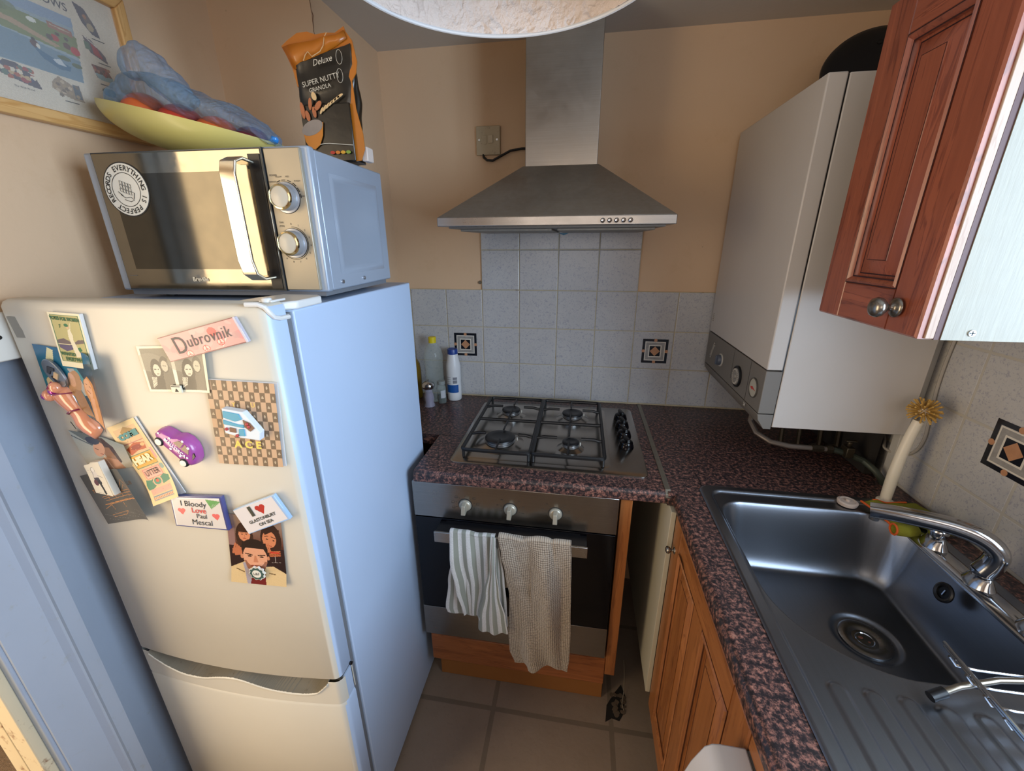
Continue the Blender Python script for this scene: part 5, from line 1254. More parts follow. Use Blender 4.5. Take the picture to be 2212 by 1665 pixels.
# ---- tea towels over the oven handle
def piece(b, rows, y0, fold, wrap=False, back=.2, u0=0.0, u1=1.0, nu=44, nv=70):
    """rows: (z, x_left, x_right) from the top down; optional part over the bar and down behind it"""
    lay = b.bm.loops.layers.uv.get('weave') or b.bm.loops.layers.uv.new('weave')
    path = []
    if wrap:
        for k in range(12): path.append(('b', k / 11))
        for k in range(1, 9): path.append(('a', k / 9))
    for k in range(nv): path.append(('f', k / (nv - 1)))
    cum = [0]
    for p, q in zip(rows, rows[1:]): cum.append(cum[-1] + math.hypot(p[0] - q[0], (p[1] + p[2] - q[1] - q[2]) / 2))
    T = cum[-1]; V = []
    for kind, s_ in path:
        row = []
        for i in range(nu):
            u = i / (nu - 1)
            if kind == 'f':
                d = s_ * T; k = 0
                while k < len(rows) - 2 and d > cum[k + 1]: k += 1
                f = (d - cum[k]) / (cum[k + 1] - cum[k]); f = f * f * (3 - 2 * f)
                z = rows[k][0] * (1 - f) + rows[k + 1][0] * f if False else rows[k][0] + (rows[k + 1][0] - rows[k][0]) * (d - cum[k]) / (cum[k + 1] - cum[k])
                xl = rows[k][1] + (rows[k + 1][1] - rows[k][1]) * f; xr = rows[k][2] + (rows[k + 1][2] - rows[k][2]) * f
                x = xl + (xr - xl) * u; g = min(1, .25 + d / .10)
                y = y0 - max(0, .010 * g + fold(u, d) * g); vv = d / T; dz = rows[k][3](u) if len(rows[k]) > 3 else 0
                z += .004 * fold(u, 0) / .01 * max(0, 1 - d / .03)
            elif kind == 'a':
                a = math.pi * s_; x = rows[0][1] + (rows[0][2] - rows[0][1]) * u
                y = -.6892 + .0075 * math.cos(a) - .002; z = rows[0][0] - .0 + .006 * math.sin(a) + .003 * fold(u, 0) / .01; vv = 0
            else:
                x = rows[0][1] + (rows[0][2] - rows[0][1]) * u; y = -.6800 + .012 * (1 - s_) * 0; y = min(-.658, -.6790 + .003 * math.sin(7 * u)); z = rows[0][0] - back * (1 - s_); vv = 0
            row.append((b.bm.verts.new((x, y, z)), u0 + (u1 - u0) * u, vv))
        V.append(row)
    for r0, r1 in zip(V, V[1:]):
        for i in range(nu - 1):
            q = (r0[i], r0[i + 1], r1[i + 1], r1[i])
            fc = b.bm.faces.new([p[0] for p in q])
            for lp, p in zip(fc.loops, q): lp[lay].uv = (p[1], p[2])
    return b
def cloth_mat(name, kind):
    t = NT(name); u = t.n('ShaderNodeUVMap', uv_map='weave'); sp = t.n('ShaderNodeSeparateXYZ'); t.l(u.outputs[0], sp.inputs[0])
    v = t.coord()
    if kind == 'stripe':
        mu = t.n('ShaderNodeMath', operation='MULTIPLY'); mu.inputs[1].default_value = 4.4; t.l(sp.outputs[0], mu.inputs[0])
        fr = t.n('ShaderNodeMath', operation='FRACT'); t.l(mu.outputs[0], fr.inputs[0])
        base = t.ramp(fr.outputs[0], [(0.0, 'c9c8c6'), (0.46, 'c9c8c6'), (0.50, '878b80'), (0.95, '878b80')], 'LINEAR')
        base = t.mix(t.ramp(t.noise(v, 420, 2), [(.45, 0.0), (.6, .25)]), base, '8b8a80')
        t.bump(t.noise(v, 500, 2), .4, .001)
    else:
        w = t.n('ShaderNodeTexVoronoi'); w.inputs['Randomness'].default_value = 0.15; w.inputs['Scale'].default_value = 1
        mp = t.n('ShaderNodeMapping'); mp.inputs['Scale'].default_value = (34, 84, 1); t.l(u.outputs[0], mp.inputs[0]); t.l(mp.outputs[0], w.inputs['Vector'])
        base = t.ramp(w.outputs['Distance'], [(0.05, 'bdb2a3'), (0.35, 'a39787'), (0.60, '5f554a')])
        t.bump(t.ramp(w.outputs['Distance'], [(0.0, 1.0), (0.6, 0.0)]), .9, .002)
    t.set(**{'Base Color': base, 'Roughness': .92}); t.b.inputs['Sheen Weight'].default_value = .3
    return t.m
b = B(); sn = math.sin
piece(b, [(.745, .050, .182), (.655, .052, .186), (.56, .064, .184), (.452, .082, .150)], -.694, lambda u, d: .009 * sn(6 * u + 9 * d + .5) + .006 * sn(17 * u + 1), wrap=True, u1=1.25)
piece(b, [(.748, .170, .186), (.655, .168, .188), (.56, .150, .196), (.47, .130, .214), (.412, .128, .220)], -.700, lambda u, d: .004 + .010 * sn(math.pi * u) + .004 * sn(14 * u), u0=.1, u1=.95)
piece(b, [(.740, .182, .190), (.60, .176, .207), (.50, .176, .213), (.42, .178, .216), (.405, .185, .21)], -.684, lambda u, d: .001 + .002 * sn(9 * u), u0=.2, u1=.8)
piece(b, [(.66, .049, .10), (.56, .034, .11), (.46, .021, .12), (.442, .026, .12)], -.684, lambda u, d: .001 + .002 * sn(9 * u), u0=.0, u1=.9)
b_ = b.build('tea_towel', cloth_mat('striped_cotton', 'stripe'), loc=(.12, -.69, .74), angle=180, solid=.0022, sub=1)
tag(b_, 'white and grey-green striped tea towel hanging on the oven handle', 'towel')
b = B()
def fe(u, d):
    v = .013 * sn(7.5 * u + 4 * d + 2.6) + .008 * sn(14 * u - 8 * d + .4)
    v -= .018 * math.exp(-((u - .34 - .15 * d) / .035) ** 2) * math.exp(-((d - .1) / .12) ** 2)      # deep crease
    v -= .014 * math.exp(-((u - .74) / .03) ** 2) * math.exp(-(d / .05) ** 2)
    v += .014 * math.exp(-((u - .45 + .6 * (d - .15)) / .07) ** 2) * math.exp(-((d - .18) / .06) ** 2)
    return v
piece(b, [(.748, .192, .394), (.70, .200, .397), (.63, .210, .399), (.53, .221, .402), (.40, .217, .406), (.32, .220, .406), (.262, .236, .402)], -.695, fe, wrap=True, nu=70, nv=100)
for v_ in b.bm.verts:
    if v_.co.y < -.69 and v_.co.z < .36:
        k = (.36 - v_.co.z) / .1; v_.co.z += k * (.030 * math.exp(-((v_.co.x - .335) / .05) ** 2) + .012 * (v_.co.x < .28) - .006)
b_ = b.build('tea_towel', cloth_mat('knitted_beige_cotton', 'knit'), loc=(.29, -.69, .74), angle=180, solid=.003, sub=1)
tag(b_, 'long beige knitted cotton towel hanging on the oven handle', 'towel')

# ================================================================== base cabinets along the right wall
def panel_door(name, parent, M_, w, h, st, mt_v, mt_h, th=.020, glaze=None, mull=0):
    """raised-and-fielded door in the plane of M_ (u width, v height, out), with one panel or two beside a middle stile"""
    base = B().rings([(0, w, 0, h, 0), (0.002, w - .002, .002, h - .002, th * .40)], M_).build(name, mt_v, parent, bevel=.001)
    for u0, u1 in ((0, st), (w - st, w)):
        B().rings([(u0, u1, 0, h, 0), (u0, u1, 0, h, th - .003), (u0 + .003, u1 - .003, .003, h - .003, th)], M_).build('stile', mt_v, base)
    for v0, v1 in ((0, st), (h - st, h)):
        B().rings([(st, w - st, v0, v1, 0), (st, w - st, v0, v1, th - .003), (st, w - st, v0 + .003, v1 - .003, th)], M_).build('rail', mt_h, base)
    spans = [(st, w - st)]
    if mull:
        B().rings([(w / 2 - mull / 2, w / 2 + mull / 2, st, h - st, 0), (w / 2 - mull / 2, w / 2 + mull / 2, st, h - st, th)], M_).build('stile', mt_v, base)
        spans = [(st, w / 2 - mull / 2), (w / 2 + mull / 2, w - st)]
    for p, q in spans:
        r_ = lambda a, hh: (p + a, q - a, st + a, h - st - a, hh)
        B().rings([r_(0, th * .6), r_(0, th), r_(.004, th + .003), r_(.009, th - .001), r_(.012, th * .5), r_(.016, th * .45)], M_, fill=False).build('moulding', mt_v, base)
        B().rings([r_(.016, th * .42), r_(.018, th * .50), r_(.040, th * .86), r_(.042, th * .98)], M_).build('raised_panel', mt_v, base)
        if glaze:
            b = B()
            for a, w_, hh in ((-.0015, .0018, th + .0006), (.0100, .0022, th * .86), (.0158, .0026, th * .50), (.041, .0009, th * .99)):
                b.rings([r_(a, hh), r_(a + w_, hh)], M_, fill=False)
            b.build('dark_groove', glaze, base, smooth=False)
    return base
t = thing('base_cabinet', 'orange pine base cabinet under the sink with a knobbed two-panel door', 'cabinet', (.95, -1.0, 0))
B().box(.690, XR - .01, -1.176, -.645, .16, .72).build('carcass', M('white_carcass', 'bdb9ac', .6), t)
B().box(.678, .692, -1.176, -.66, .72, .862).build('front_rail', M('white_carcass', 'bdb9ac', .6), t)
for y in (-.70, -1.14): B().lathe([(.022, .001), (.022, .16), (0, .16)], (.78, y, 0), n=16).build('leg', BLACK, t)
MD = Matrix(((0, 0, -1, .6795), (-1, 0, 0, 0), (0, 1, 0, 0), (0, 0, 0, 1)))
d1 = panel_door('door', t, MD @ Matrix.Translation((.672, .150, 0)), .504, .708, .067, PINE, PINE_Y, glaze=M('brown_groove', '4a2712', .5), mull=.064)
KB = M('antique_pewter', '8d8880', .25, metal=.9)
def knob(c, d, s_=1.0, parent=None):
    ax = 'x'
    P_ = [(.0155, 0), (.0155, .002), (.012, .004), (.0095, .005), (.0050, .008), (.0050, .014), (.010, .017), (.0150, .022), (.0160, .027), (.0140, .0325), (.008, .036), (0, .037)]
    return B().lathe([(r * s_, c[0] + d * h * s_) for r, h in P_], (0, c[1], c[2]), 'x', 28).build('knob', KB, parent, angle=70)
knob((.6595, -.700, .768), -1, .62, d1)
tag(B().box(.648, .661, -.666, -.030, .190, .860).build('blanking_panel', M('cream_laminate', 'b9b3a0', .5, mott=.05), loc=(.655, -.35, .19), bevel=.001), 'cream laminate blanking panel in the corner beside the sink cabinet', 'panel')
B().box(.661, .68, -1.80, -1.180, .826, .861).build('top_rail', PINE_Y, t, bevel=.001)
# white appliance standing under the worktop, its bowed front standing proud
t = thing('under_counter_appliance', 'white appliance with a proud sloping front, standing under the worktop past the pine cabinet', 'appliance', (.80, -1.50, 0))
AW = M('appliance_white', 'c6c6cb', .35)
B().box(.662, 1.20, -1.80, -1.178, .012, .800).build('housing', AW, t, bevel=.004)
B().loft([[(x, y, z) for x, z in ((.66, .03), (.585, .03), (.567, .45), (.570, .70), (.588, .775), (.602, .812), (.612, .8205), (.622, .8225), (.66, .8225))] for y in (-1.80, -1.178)]).build('front', AW, t, bevel=.003, angle=30)
B().box(.664, 1.20, -1.80, -1.178, .8015, .8225).build('lid', AW, t, bevel=.002)
B().box(.6605, .6635, -1.798, -1.180, .80, .8190).build('lid_seam', GREY_INK, t)
# scrap of torn lino and dust in the dark gap
b = B(); random.seed(8)
for k in range(26):
    x, y = .560 + random.random() * .05, -.63 + random.random() * .07; r = random.uniform(.003, .012)
    b.prism([(x + r * math.cos(a) * random.uniform(.5, 1), y + r * math.sin(a) * random.uniform(.5, 1)) for a in np.linspace(0, 2 * math.pi, 8)[:-1]], 'z', .0005, .0008 + random.random() * .004)
b.build('debris', M('dust_debris', '5a4c3e', .95), loc=(.59, -.60, .001)); tag(COL.objects['debris'], 'dusty scraps of torn floor covering beside the oven plinth', 'debris', kind='stuff')
tag(B().prism([(.538, -.655), (.560, -.640), (.585, -.645), (.600, -.620), (.612, -.560), (.60, -.52), (.57, -.56), (.545, -.60)], 'z', .0004, .0012).build('floor_stain', M('black_floor_hole', '15110e', .9, mott=.4, mscale=60), loc=(.57, -.6, 0)), 'dark ragged hole in the floor covering beside the oven plinth', 'floor damage')
tag(B().tube([(.610, -.47, .06), (.612, -.50, .03), (.607, -.55, .012), (.598, -.59, .006), (.602, -.61, .004)], .0012, 6).build('loose_string', M('dusty_string', '8c8272', .9), loc=(.61, -.5, 0)), 'pale loose thread hanging in the gap beside the oven housing', 'thread')

# ================================================================== boiler
t = thing('boiler', 'white wall-mounted gas boiler with grey dial panel in the corner', 'boiler', (1.04, -.28, 1.05))
BW = M('boiler_white_enamel', 'bcb7b3', .38, mott=.04)
by0, by1 = -.530, -.022
B().box(.905, 1.222, by0, by1, 1.058, 1.850).build('casing', BW, t, bevel=.002)
B().box(.864, .902, by0, by1, 1.2155, 1.852).build('front_cover', BW, t, bevel=.003)
B().box(.900, .906, by0 + .003, by1, 1.06, 1.848).build('cover_gap', BLACK, t)
GP_ = M('boiler_grey_plastic', '6f6b66', .5, mott=.04)
cpb = B().box(.864, .903, by0, by1, 1.096, 1.2125).build('dial_panel', GP_, t, bevel=.0015)
B().loft([[(.864, by0, 1.0935), (.903, by0, 1.0935), (.903, by1, 1.0935), (.864, by1, 1.0935)], [(.867, by0, 1.078), (.903, by0, 1.078), (.903, by1, 1.078), (.867, by1, 1.078)], [(.885, by0, 1.052), (.903, by0, 1.052), (.903, by1, 1.052), (.885, by1, 1.052)]]).build('lower_flap', GP_, t, bevel=.001)
B().box(.8635, .8645, -.4335, -.4325, 1.098, 1.2115).box(.8635, .8645, -.300, -.2995, 1.120, 1.2115).build('panel_joint', BLACK, cpb)
lp = Matrix(((0, 0, -1, .8632), (-1, 0, 0, 0), (0, 1, 0, 0), (0, 0, 0, 1)))
b = B()   # curved S emblem: two parallel strokes
for off in (-.0035, .0035):
    b.tube([lp @ Vector((.092 + dx + off * .6, 1.158 + dz - off * 1.2, 0)) for dx, dz in ((-.018, -.024), (-.014, -.026), (-.010, -.021), (-.004, -.006), (.004, .008), (.010, .021), (.014, .025), (.018, .022))], .0014, 6)
b.build('emblem', M('emblem_silver', 'a9a59e', .4), cpb)
d = B().lathe([(.0215, .864), (.0215, .861), (.019, .8605)], (0, -.190, 1.148), 'x', 32).build('dial', M('dial_white_ring', 'b6b3ac', .4), t)
B().lathe([(.018, .862), (.0175, .852), (.016, .850), (0, .850)], (0, -.190, 1.148), 'x', 32).box(.846, .851, -.194, -.186, 1.133, 1.163).build('dial_knob', M('blue_grey_knob', '4c5463', .4), d, bevel=.0008)
d = B().lathe([(.0320, .864), (.0320, .858), (.028, .857), (.027, .8595), (0, .8595)], (0, -.300 - .055, 1.143), 'x', 36).build('dial', BLACK, t)
B().lathe([(.026, .8594), (.025, .856), (.019, .855), (.018, .857), (.008, .857), (.007, .853), (0, .853)], (0, -.355, 1.143), 'x', 36).build('timer_wheel', M('timer_grey', '86837f', .4), d)
b = B()
for k in range(24):
    a = 2 * math.pi * k / 24; b.tube([(.8548, -.355 + .019 * math.cos(a), 1.143 + .019 * math.sin(a)), (.8552, -.355 + .0235 * math.cos(a), 1.143 + .0235 * math.sin(a))], .0007, 4)
b.build('timer_marks', M('mark_white', 'c9c6bf', .5), d)
d = B().lathe([(.0275, .864), (.0275, .860), (.0255, .8595), (.025, .862), (0, .862)], (0, -.478, 1.150), 'x', 36).build('pressure_gauge', M('gauge_bezel', '4e4b48', .4), t)
B().lathe([(.025, .8618), (0, .8612)], (0, -.478, 1.150), 'x', 36, cap0=False).build('gauge_face', M('gauge_face', 'a9a69b', .4), d)
B().prism([(-.494, 1.146), (-.474, 1.153), (-.462, 1.149), (-.470, 1.144), (-.480, 1.146)], 'x', .8605, .8612).build('gauge_needle', M('gauge_red', 'b0342c', .4), d, smooth=False)
lettering([('24', .014, lp @ Matrix.Translation((.440, 1.0865, .0006)), dict(bold=.0004))], M('mark_white', 'c9c6bf', .5), t)
b = B()
for k in range(5): b.box(.8636, .8640, -.050, -.038 + .002 * (k % 2), 1.255 + k * .006, 1.2575 + k * .006)
b.build('rating_label', M('label_print', '8f8577', .6), t, smooth=False)
# pipework under the boiler
t = thing('boiler_pipework', 'tarnished pipes and valves hanging beneath the boiler', 'pipes', (1.12, -.40, .93))
BR = M('tarnished_brass', '453d31', .4, metal=.7, mott=.4, mscale=50); WB = M('white_bracket', 'b0ac9a', .5)
B().tube([(.925, -.36, 1.05), (.915, -.375, 1.01), (.925, -.405, .985), (.955, -.435, .972), (1.0, -.452, .970), (1.06, -.455, .970), (1.115, -.452, .968)], .0075, 10).build('hose', M('grey_hose', '6a6058', .4, metal=.4), t)
B().tube([(1.055, -.455, .970), (1.085, -.453, .969)], .0105, 6).tube([(1.095, -.452, .968), (1.110, -.452, .968)], .012, 6).build('hose_fitting', BR, t, smooth=False)
B().tube([(1.112, -.452, .968), (1.150, -.455, .960), (1.185, -.470, .948), (1.20, -.50, .935), (1.215, -.51, .915), (1.22, -.51, .903)], .009, 10).build('valve_pipe', M('green_brass', '3f453c', .5, metal=.5, mott=.4, mscale=40), t)
B().box(1.135, 1.155, -.475, -.445, .955, .985).tube([(1.145, -.46, .985), (1.145, -.462, 1.0)], .006, 8).box(1.132, 1.160, -.468, -.458, 1.0, 1.005).build('valve', BR, t, bevel=.002)
for x in (1.03, 1.08, 1.14, 1.19): B().tube([(x, -.33, 1.06), (x, -.33, .99), (x, -.34, .93), (x, -.30, .903)], .0075, 8).build('pipe', BR, t)
for x in (1.06, 1.115, 1.17): B().box(x, x + .022, -.35, -.345, 1.00, 1.045).build('bracket', WB, t, bevel=.001)
B().box(1.20, 1.222, -.46, -.10, .903, 1.055).build('back_board', M('dark_board', '221e1b', .8), t)
# black pan standing on top of the boiler
pm_ = Matrix.Translation((1.108, -.199, 1.957)) @ Matrix.Rotation(-.374, 4, 'Z') @ Matrix.Rotation(-.47, 4, 'X')
t = thing('domed_cooking_lid', 'large round black domed lid leaning upright on top of the boiler', 'lid', (1.108, -.245, 1.853))
DISC = M('black_enamel_lid', '1b1c20', .32, mott=.3, mscale=12, metal=.2)
B().lathe([(.111, .004), (.112, 0), (.109, -.005), (.092, -.014), (.06, -.021), (.03, -.024), (0, -.024)], (0, 0, 0), 'y', 64, mat=pm_).build('lid_dome', DISC, t, angle=60)
B().lathe([(.006, -.0200), (.006, -.0245), (0, -.0245)], (0, 0, 0), 'y', 20, mat=pm_ @ Matrix.Translation((.005, 0, .045))).build('steam_hole', M('matt_black_hole', '050505', .8), t)

# ================================================================== wall cupboard
t = thing('wall_cupboard', 'red-brown pine wall cupboard beside the boiler with pale end panel', 'cupboard', (1.08, -.79, 1.385))
B().box(.938, XR - .002, -.921, -.652, 1.390, 1.900).build('carcass', M('cream_end_panel', 'c9c5b8', .45, mott=.05), t)
EP = NT('pale_woodgrain_laminate'); v = EP.coord((60, 60, 4)); g = EP.noise(v, 4, 4, .65)
EP.set(**{'Base Color': EP.mix(EP.ramp(EP.noise(EP.coord(), 5, 4), [(.5, 0.0), (.75, .35)]), EP.mix(g, '94907f', '7f7b6c'), '7d6839'), 'Roughness': .35}); EP.bump(g, .35, .0008)
B().box(.921, XR - .002, -.9245, -.9205, 1.386, 1.906).build('end_panel', EP.m, t)
B().box(.901, .913, -.923, -.905, 1.387, 1.906).build('edge_strip', wood('bare_pine_edge', 'b39a88', '94745f', 'z', knots=False, coat=0), t, bevel=.001)
B().box(.913, .922, -.923, -.905, 1.386, 1.906).build('edge_strip', M('dark_red_gap_shade', '4a2320', .5), t)  # dark strip painted in for the shadow of the gap
B().box(.909, .940, -.905, -.655, 1.387, 1.40).box(.909, .940, -.685, -.655, 1.40, 1.900).build('frame', RED_PINE, t)
MU = Matrix(((0, 0, -1, .9065), (-1, 0, 0, 0), (0, 1, 0, 0), (0, 0, 0, 1))) @ Matrix.Translation((.654, 1.386, 0)) @ Matrix.Rotation(math.radians(1.0), 4, 'Y')
d = panel_door('door', t, MU, .266, .520, .068, RED_PINE, RED_PINE_Y, th=.021, glaze=M('dark_red_groove', '2e1418', .5))
kb = knob((.8845, -.872, 1.426), -1, 1.0, d)
ms = frame_mat((0, -.9247, 0), (1, 0, 0), (0, 0, 1))
B().lathe([(.0052, -.9245), (.0048, -.9262), (0, -.9265)], (.958, 0, 1.3975), 'y', 18).build('screw', CHROME, t)
B().box(.9545, .9615, -.9268, -.9264, 1.3968, 1.3982).box(.9573, .9587, -.9268, -.9264, 1.394, 1.401).build('screw_slot', BLACK, t)
# trunking and cable loop on the right wall
tag(B().box(XR - .030, XR - .0065, -.500, -.476, .902, 1.384).build('cable_trunking', M('white_trunking', 'c0bdb6', .45, mott=.08), loc=(XR - .02, -.49, .902), bevel=.001), 'white vertical cable trunking on the tiles beside the boiler', 'trunking')
pts = [(XR - .012, -.545, 1.386), (XR - .011, -.532, 1.30), (XR - .011, -.53, 1.20), (XR - .011, -.54, 1.11), (XR - .011, -.545, 1.06), (XR - .012, -.535, 1.02), (XR - .014, -.505, .992), (XR - .034, -.470, .990), (XR - .014, -.43, 1.003), (XR - .012, -.405, 1.03), (XR - .012, -.395, 1.08), (XR - .012, -.395, 1.13)]
def smooth_path(p, n=8):
    out = []; p = [Vector(q) for q in p]
    for i in range(len(p) - 1):
        a, b_, c, d_ = p[max(0, i - 1)], p[i], p[i + 1], p[min(len(p) - 1, i + 2)]
        for k in range(n):
            t_ = k / n; out.append(.5 * ((2 * b_) + (c - a) * t_ + (2 * a - 5 * b_ + 4 * c - d_) * t_ ** 2 + (3 * b_ - a - 3 * c + d_) * t_ ** 3))
    return out + [p[-1]]
tag(B().tube(smooth_path(pts), .0035, 8).build('hanging_cable', M('grey_cable', 'a29c93', .5), loc=(XR - .01, -.5, 1.0)), 'thin grey cable looping down the tiles beside the boiler', 'cable')
# ================================================================== sink
t = thing('kitchen_sink', 'stainless steel inset sink with ribbed drainer and mixer tap', 'sink', (.96, -1.0, .901))
sx0, sx1, sy0, sy1 = .724, 1.207, -1.608, -.590
poly = []   # bowl rim outline, clockwise from the back left
def arc(cx, cy, r, a0, a1, n=12): return [(cx + r * math.cos(math.radians(a0 + (a1 - a0) * k / n)), cy + r * math.sin(math.radians(a0 + (a1 - a0) * k / n))) for k in range(n + 1)]
poly += arc(.820, -.712, .060, 180, 90)
poly += arc(1.075, -.762, .110, 90, 20)
poly += arc(1.120, -1.030, .055, 10, -90)
poly += [(1.04, -1.088)]
poly += arc(.930, -.920, .170, -95, -180, 16)
PN = np.array(poly)
def sdf(X, Y):
    d = np.full(X.shape, 1e9); ins = np.zeros(X.shape, bool); n = len(PN)
    for i in range(n):
        ax, ay = PN[i]; bx, by = PN[(i + 1) % n]
        ex, ey = bx - ax, by - ay; wx, wy = X - ax, Y - ay
        L = ex * ex + ey * ey
        if L < 1e-12: continue
        q = np.clip((wx * ex + wy * ey) / L, 0, 1)
        d = np.minimum(d, np.hypot(wx - ex * q, wy - ey * q))
        if ay != by:
            c = ((ay > Y) != (by > Y)) & (X < (bx - ax) * (Y - ay) / (by - ay) + ax); ins ^= c
    return np.where(ins, -d, d)
def sstep(x, a, b): q = np.clip((x - a) / (b - a), 0, 1); return q * q * (3 - 2 * q)
st_ = .0024
xs_ = np.arange(sx0, sx1 + st_ / 2, st_); ys_ = np.arange(sy0, sy1 + st_ / 2, st_)
X, Y = np.meshgrid(xs_, ys_)
D = sdf(X, Y)
# box distance to the outside edge of the sink with rounded corners
rc = .03
qx = np.abs(X - (sx0 + sx1) / 2) - (sx1 - sx0) / 2 + rc; qy = np.abs(Y - (sy0 + sy1) / 2) - (sy1 - sy0) / 2 + rc
E_ = -(np.hypot(np.maximum(qx, 0), np.maximum(qy, 0)) + np.minimum(np.maximum(qx, qy), 0) - rc)
Z = .9058 - .0036 * (1 - sstep(E_, 0, .004))
# lowered deck inside a raised border (tap ledge along the wall stays high)
ix = np.minimum(X - (sx0 + .022), (1.150 - X)); iy = np.minimum((sy1 - .020) - Y, Y - (sy0 + .02))
rc2 = .035
inn = np.minimum(ix, iy); cx_ = np.maximum(rc2 - ix, 0); cy_ = np.maximum(rc2 - iy, 0)
inn = np.where((cx_ > 0) & (cy_ > 0), rc2 - np.hypot(cx_, cy_), inn)
Z -= .0065 * sstep(inn, 0, .008)
# bowl
w = -D
flo = .738 + .006 * np.clip(np.hypot(X - 1.005, Y + .875) / .25, 0, 1)
bowl = sstep(w, -.003, .040) 
wall = np.where(w > -.004, 1, 0)
prof_t = np.clip((w + .004) / .066, 0, 1)
tt_ = np.linspace(0, 1, 400); ss_ = tt_ ** .7 * (1 - tt_) ** 1.9; cc_ = np.concatenate([[0], np.cumsum((ss_[1:] + ss_[:-1]) / 2)]); cc_ /= cc_[-1]
pz = np.interp(prof_t, tt_, cc_)
Z = Z * (1 - pz * wall) + flo * pz * wall
# drain depression
rd = np.hypot(X - 1.012, Y + .873)
Z -= .005 * (1 - sstep(rd, .052, .064)) * (w > .05)
# drainer ribs
rb = np.zeros_like(Z)
for gx, y_s in ((.790, -1.115), (.836, -1.120), (.880, -1.123), (.924, -1.128), (.968, -1.133), (1.012, -1.14), (1.056, -1.15), (1.10, -1.16)):
    dx = np.abs(X - gx); dy = np.maximum(Y - (y_s - .012), 0)
    rr = np.hypot(dx, dy)
    rb = np.maximum(rb, (1 - sstep(rr, .0085, .0145)) * (Y < y_s + .02) * (Y > -1.55))
Z += .0030 * rb * (D > .004)
nY, nX = Z.shape
V = np.stack([X - .96, Y + 1.0, Z - .901], -1).reshape(-1, 3)
idx = np.arange(nX * nY).reshape(nY, nX)
keep = (E_[:-1, :-1] > -.0012)
F = np.stack([idx[:-1, :-1], idx[:-1, 1:], idx[1:, 1:], idx[1:, :-1]], -1)[keep]
me = bpy.data.meshes.new('sink_top'); me.from_pydata(V.tolist(), [], F.reshape(-1, 4).tolist()); me.materials.append(STEEL_SINK); me.shade_smooth()
o = bpy.data.objects.new('sink_top', me); COL.objects.link(o); o.parent = t
DRN = steel('drain_steel', '8e8d8c', .25, 'x')
zd_ = .7335
d = B().lathe([(.047, zd_ + .0012), (.047, zd_ + .0035), (.044, zd_ + .0045), (.030, zd_ + .003), (.022, zd_ + .001), (.020, zd_ - .004), (0, zd_ - .006)], (1.012, -.873, 0), n=48).build('drain', DRN, t, angle=50)
B().lathe([(.0175, zd_ + .0008), (.0165, zd_ + .0022), (.0145, zd_ + .0008)], (1.012, -.873, 0), n=32, cap0=False, cap1=False).build('drain_ring', CHROME, d)
B().lathe([(.0145, zd_ - .0035), (0, zd_ - .0030)], (1.012, -.873, 0), n=24, cap0=False).build('drain_hole', M('wet_black', '0b0a0a', .15), d)
b = B()
for k in range(3):
    a = k * math.pi / 3; b.tube([(1.012 + .0145 * math.cos(a), -.873 + .0145 * math.sin(a), zd_ - .0015), (1.012 - .0145 * math.cos(a), -.873 - .0145 * math.sin(a), zd_ - .0015)], .0013, 6)
b.ball((1.006, -.869, zd_), .0045, (1.3, 1, .5), 12).ball((1.017, -.879, zd_), .0035, (1.2, 1, .5), 12)
b.build('strainer', M('strainer_brown', '6b3c2a', .35, metal=.3), d)
mo_ = Matrix.Translation((1.1395, -.8465, .855)) @ Matrix.Rotation(math.radians(-74), 4, 'Y')
d = B().lathe([(.020, -.001), (.020, .002), (.017, .0035), (.013, .002), (.012, -.001), (0, -.001)], (0, 0, 0), 'z', 32, mat=mo_).build('overflow_cap', BLACK, t)
B().box(-.006, .006, -.0012, .0012, -.0005, .0012, mat=mo_).build('overflow_mark', CHROME, d)

# ---- mixer tap
t = thing('mixer_tap', 'chrome bridge mixer tap with a swivel spout behind the sink bowl', 'tap', (1.178, -.86, .905))
CH = M('worn_chrome', 'b4b6bb', .14, metal=1, mott=.15, mscale=30)
b = B()
TX = 1.150
ol = rrect(TX - .024, TX + .022, -1.035, -.728, .022, 6)
cxo, cyo = TX, -.882
b.loft([[(x, y, .9052) for x, y in ol], [(x, y, .9095) for x, y in ol], [(cxo + (x - cxo) * .80, cyo + (y - cyo) * .97, .9165) for x, y in ol], [(cxo + (x - cxo) * .40, cyo + (y - cyo) * .93, .9195) for x, y in ol]])
b.build('tap_body', CH, t, angle=70)
for y in (-.779, -.885, -.991):
    # swelling pillar that melts into the bridge
    B().loft([[(TX + (.0225 - .0015 * k - .0007 * k * k) * math.cos(a), y + (.034 - .0058 * k + .00035 * k * k) * math.sin(a), .9085 + .0085 * k) for a in np.linspace(0, 2 * math.pi, 33)[:-1]] for k in range(5)]).build('pillar', CH, t, angle=80)
for y in (-.779, -.991):
    hd = B().lathe([(.0150, .9425), (.0165, .946), (.0165, .955), (.0140, .961), (.006, .964), (0, .9645)], (TX, y, 0), n=24).build('handle', CH, t, angle=60)
    if y < -.9:
        B().tube([(TX + .004, y, .955), (TX + .03, y + .045, .962), (TX + .045, y + .072, .966)], [.0060, .0055, .0062], 12).build('lever', CH, hd)
        B().tube([(TX + .026, y + .038, .961), (TX + .033, y + .050, .9625)], .0085, 14).build('lever_collar', M('aerator_dark', '33353a', .4), hd)
B().lathe([(.0185, .9425), (.0195, .945), (.0185, .950)], (TX, -.885, 0), n=28).build('swivel_collar', CH, t)
sp = smooth_path([(1.149, -.885, .948), (1.155, -.888, .972), (1.153, -.887, .994), (1.133, -.875, 1.012), (1.10, -.855, 1.018), (1.05, -.825, 1.012), (1.02, -.807, 1.006), (1.000, -.795, 1.001)], 6)
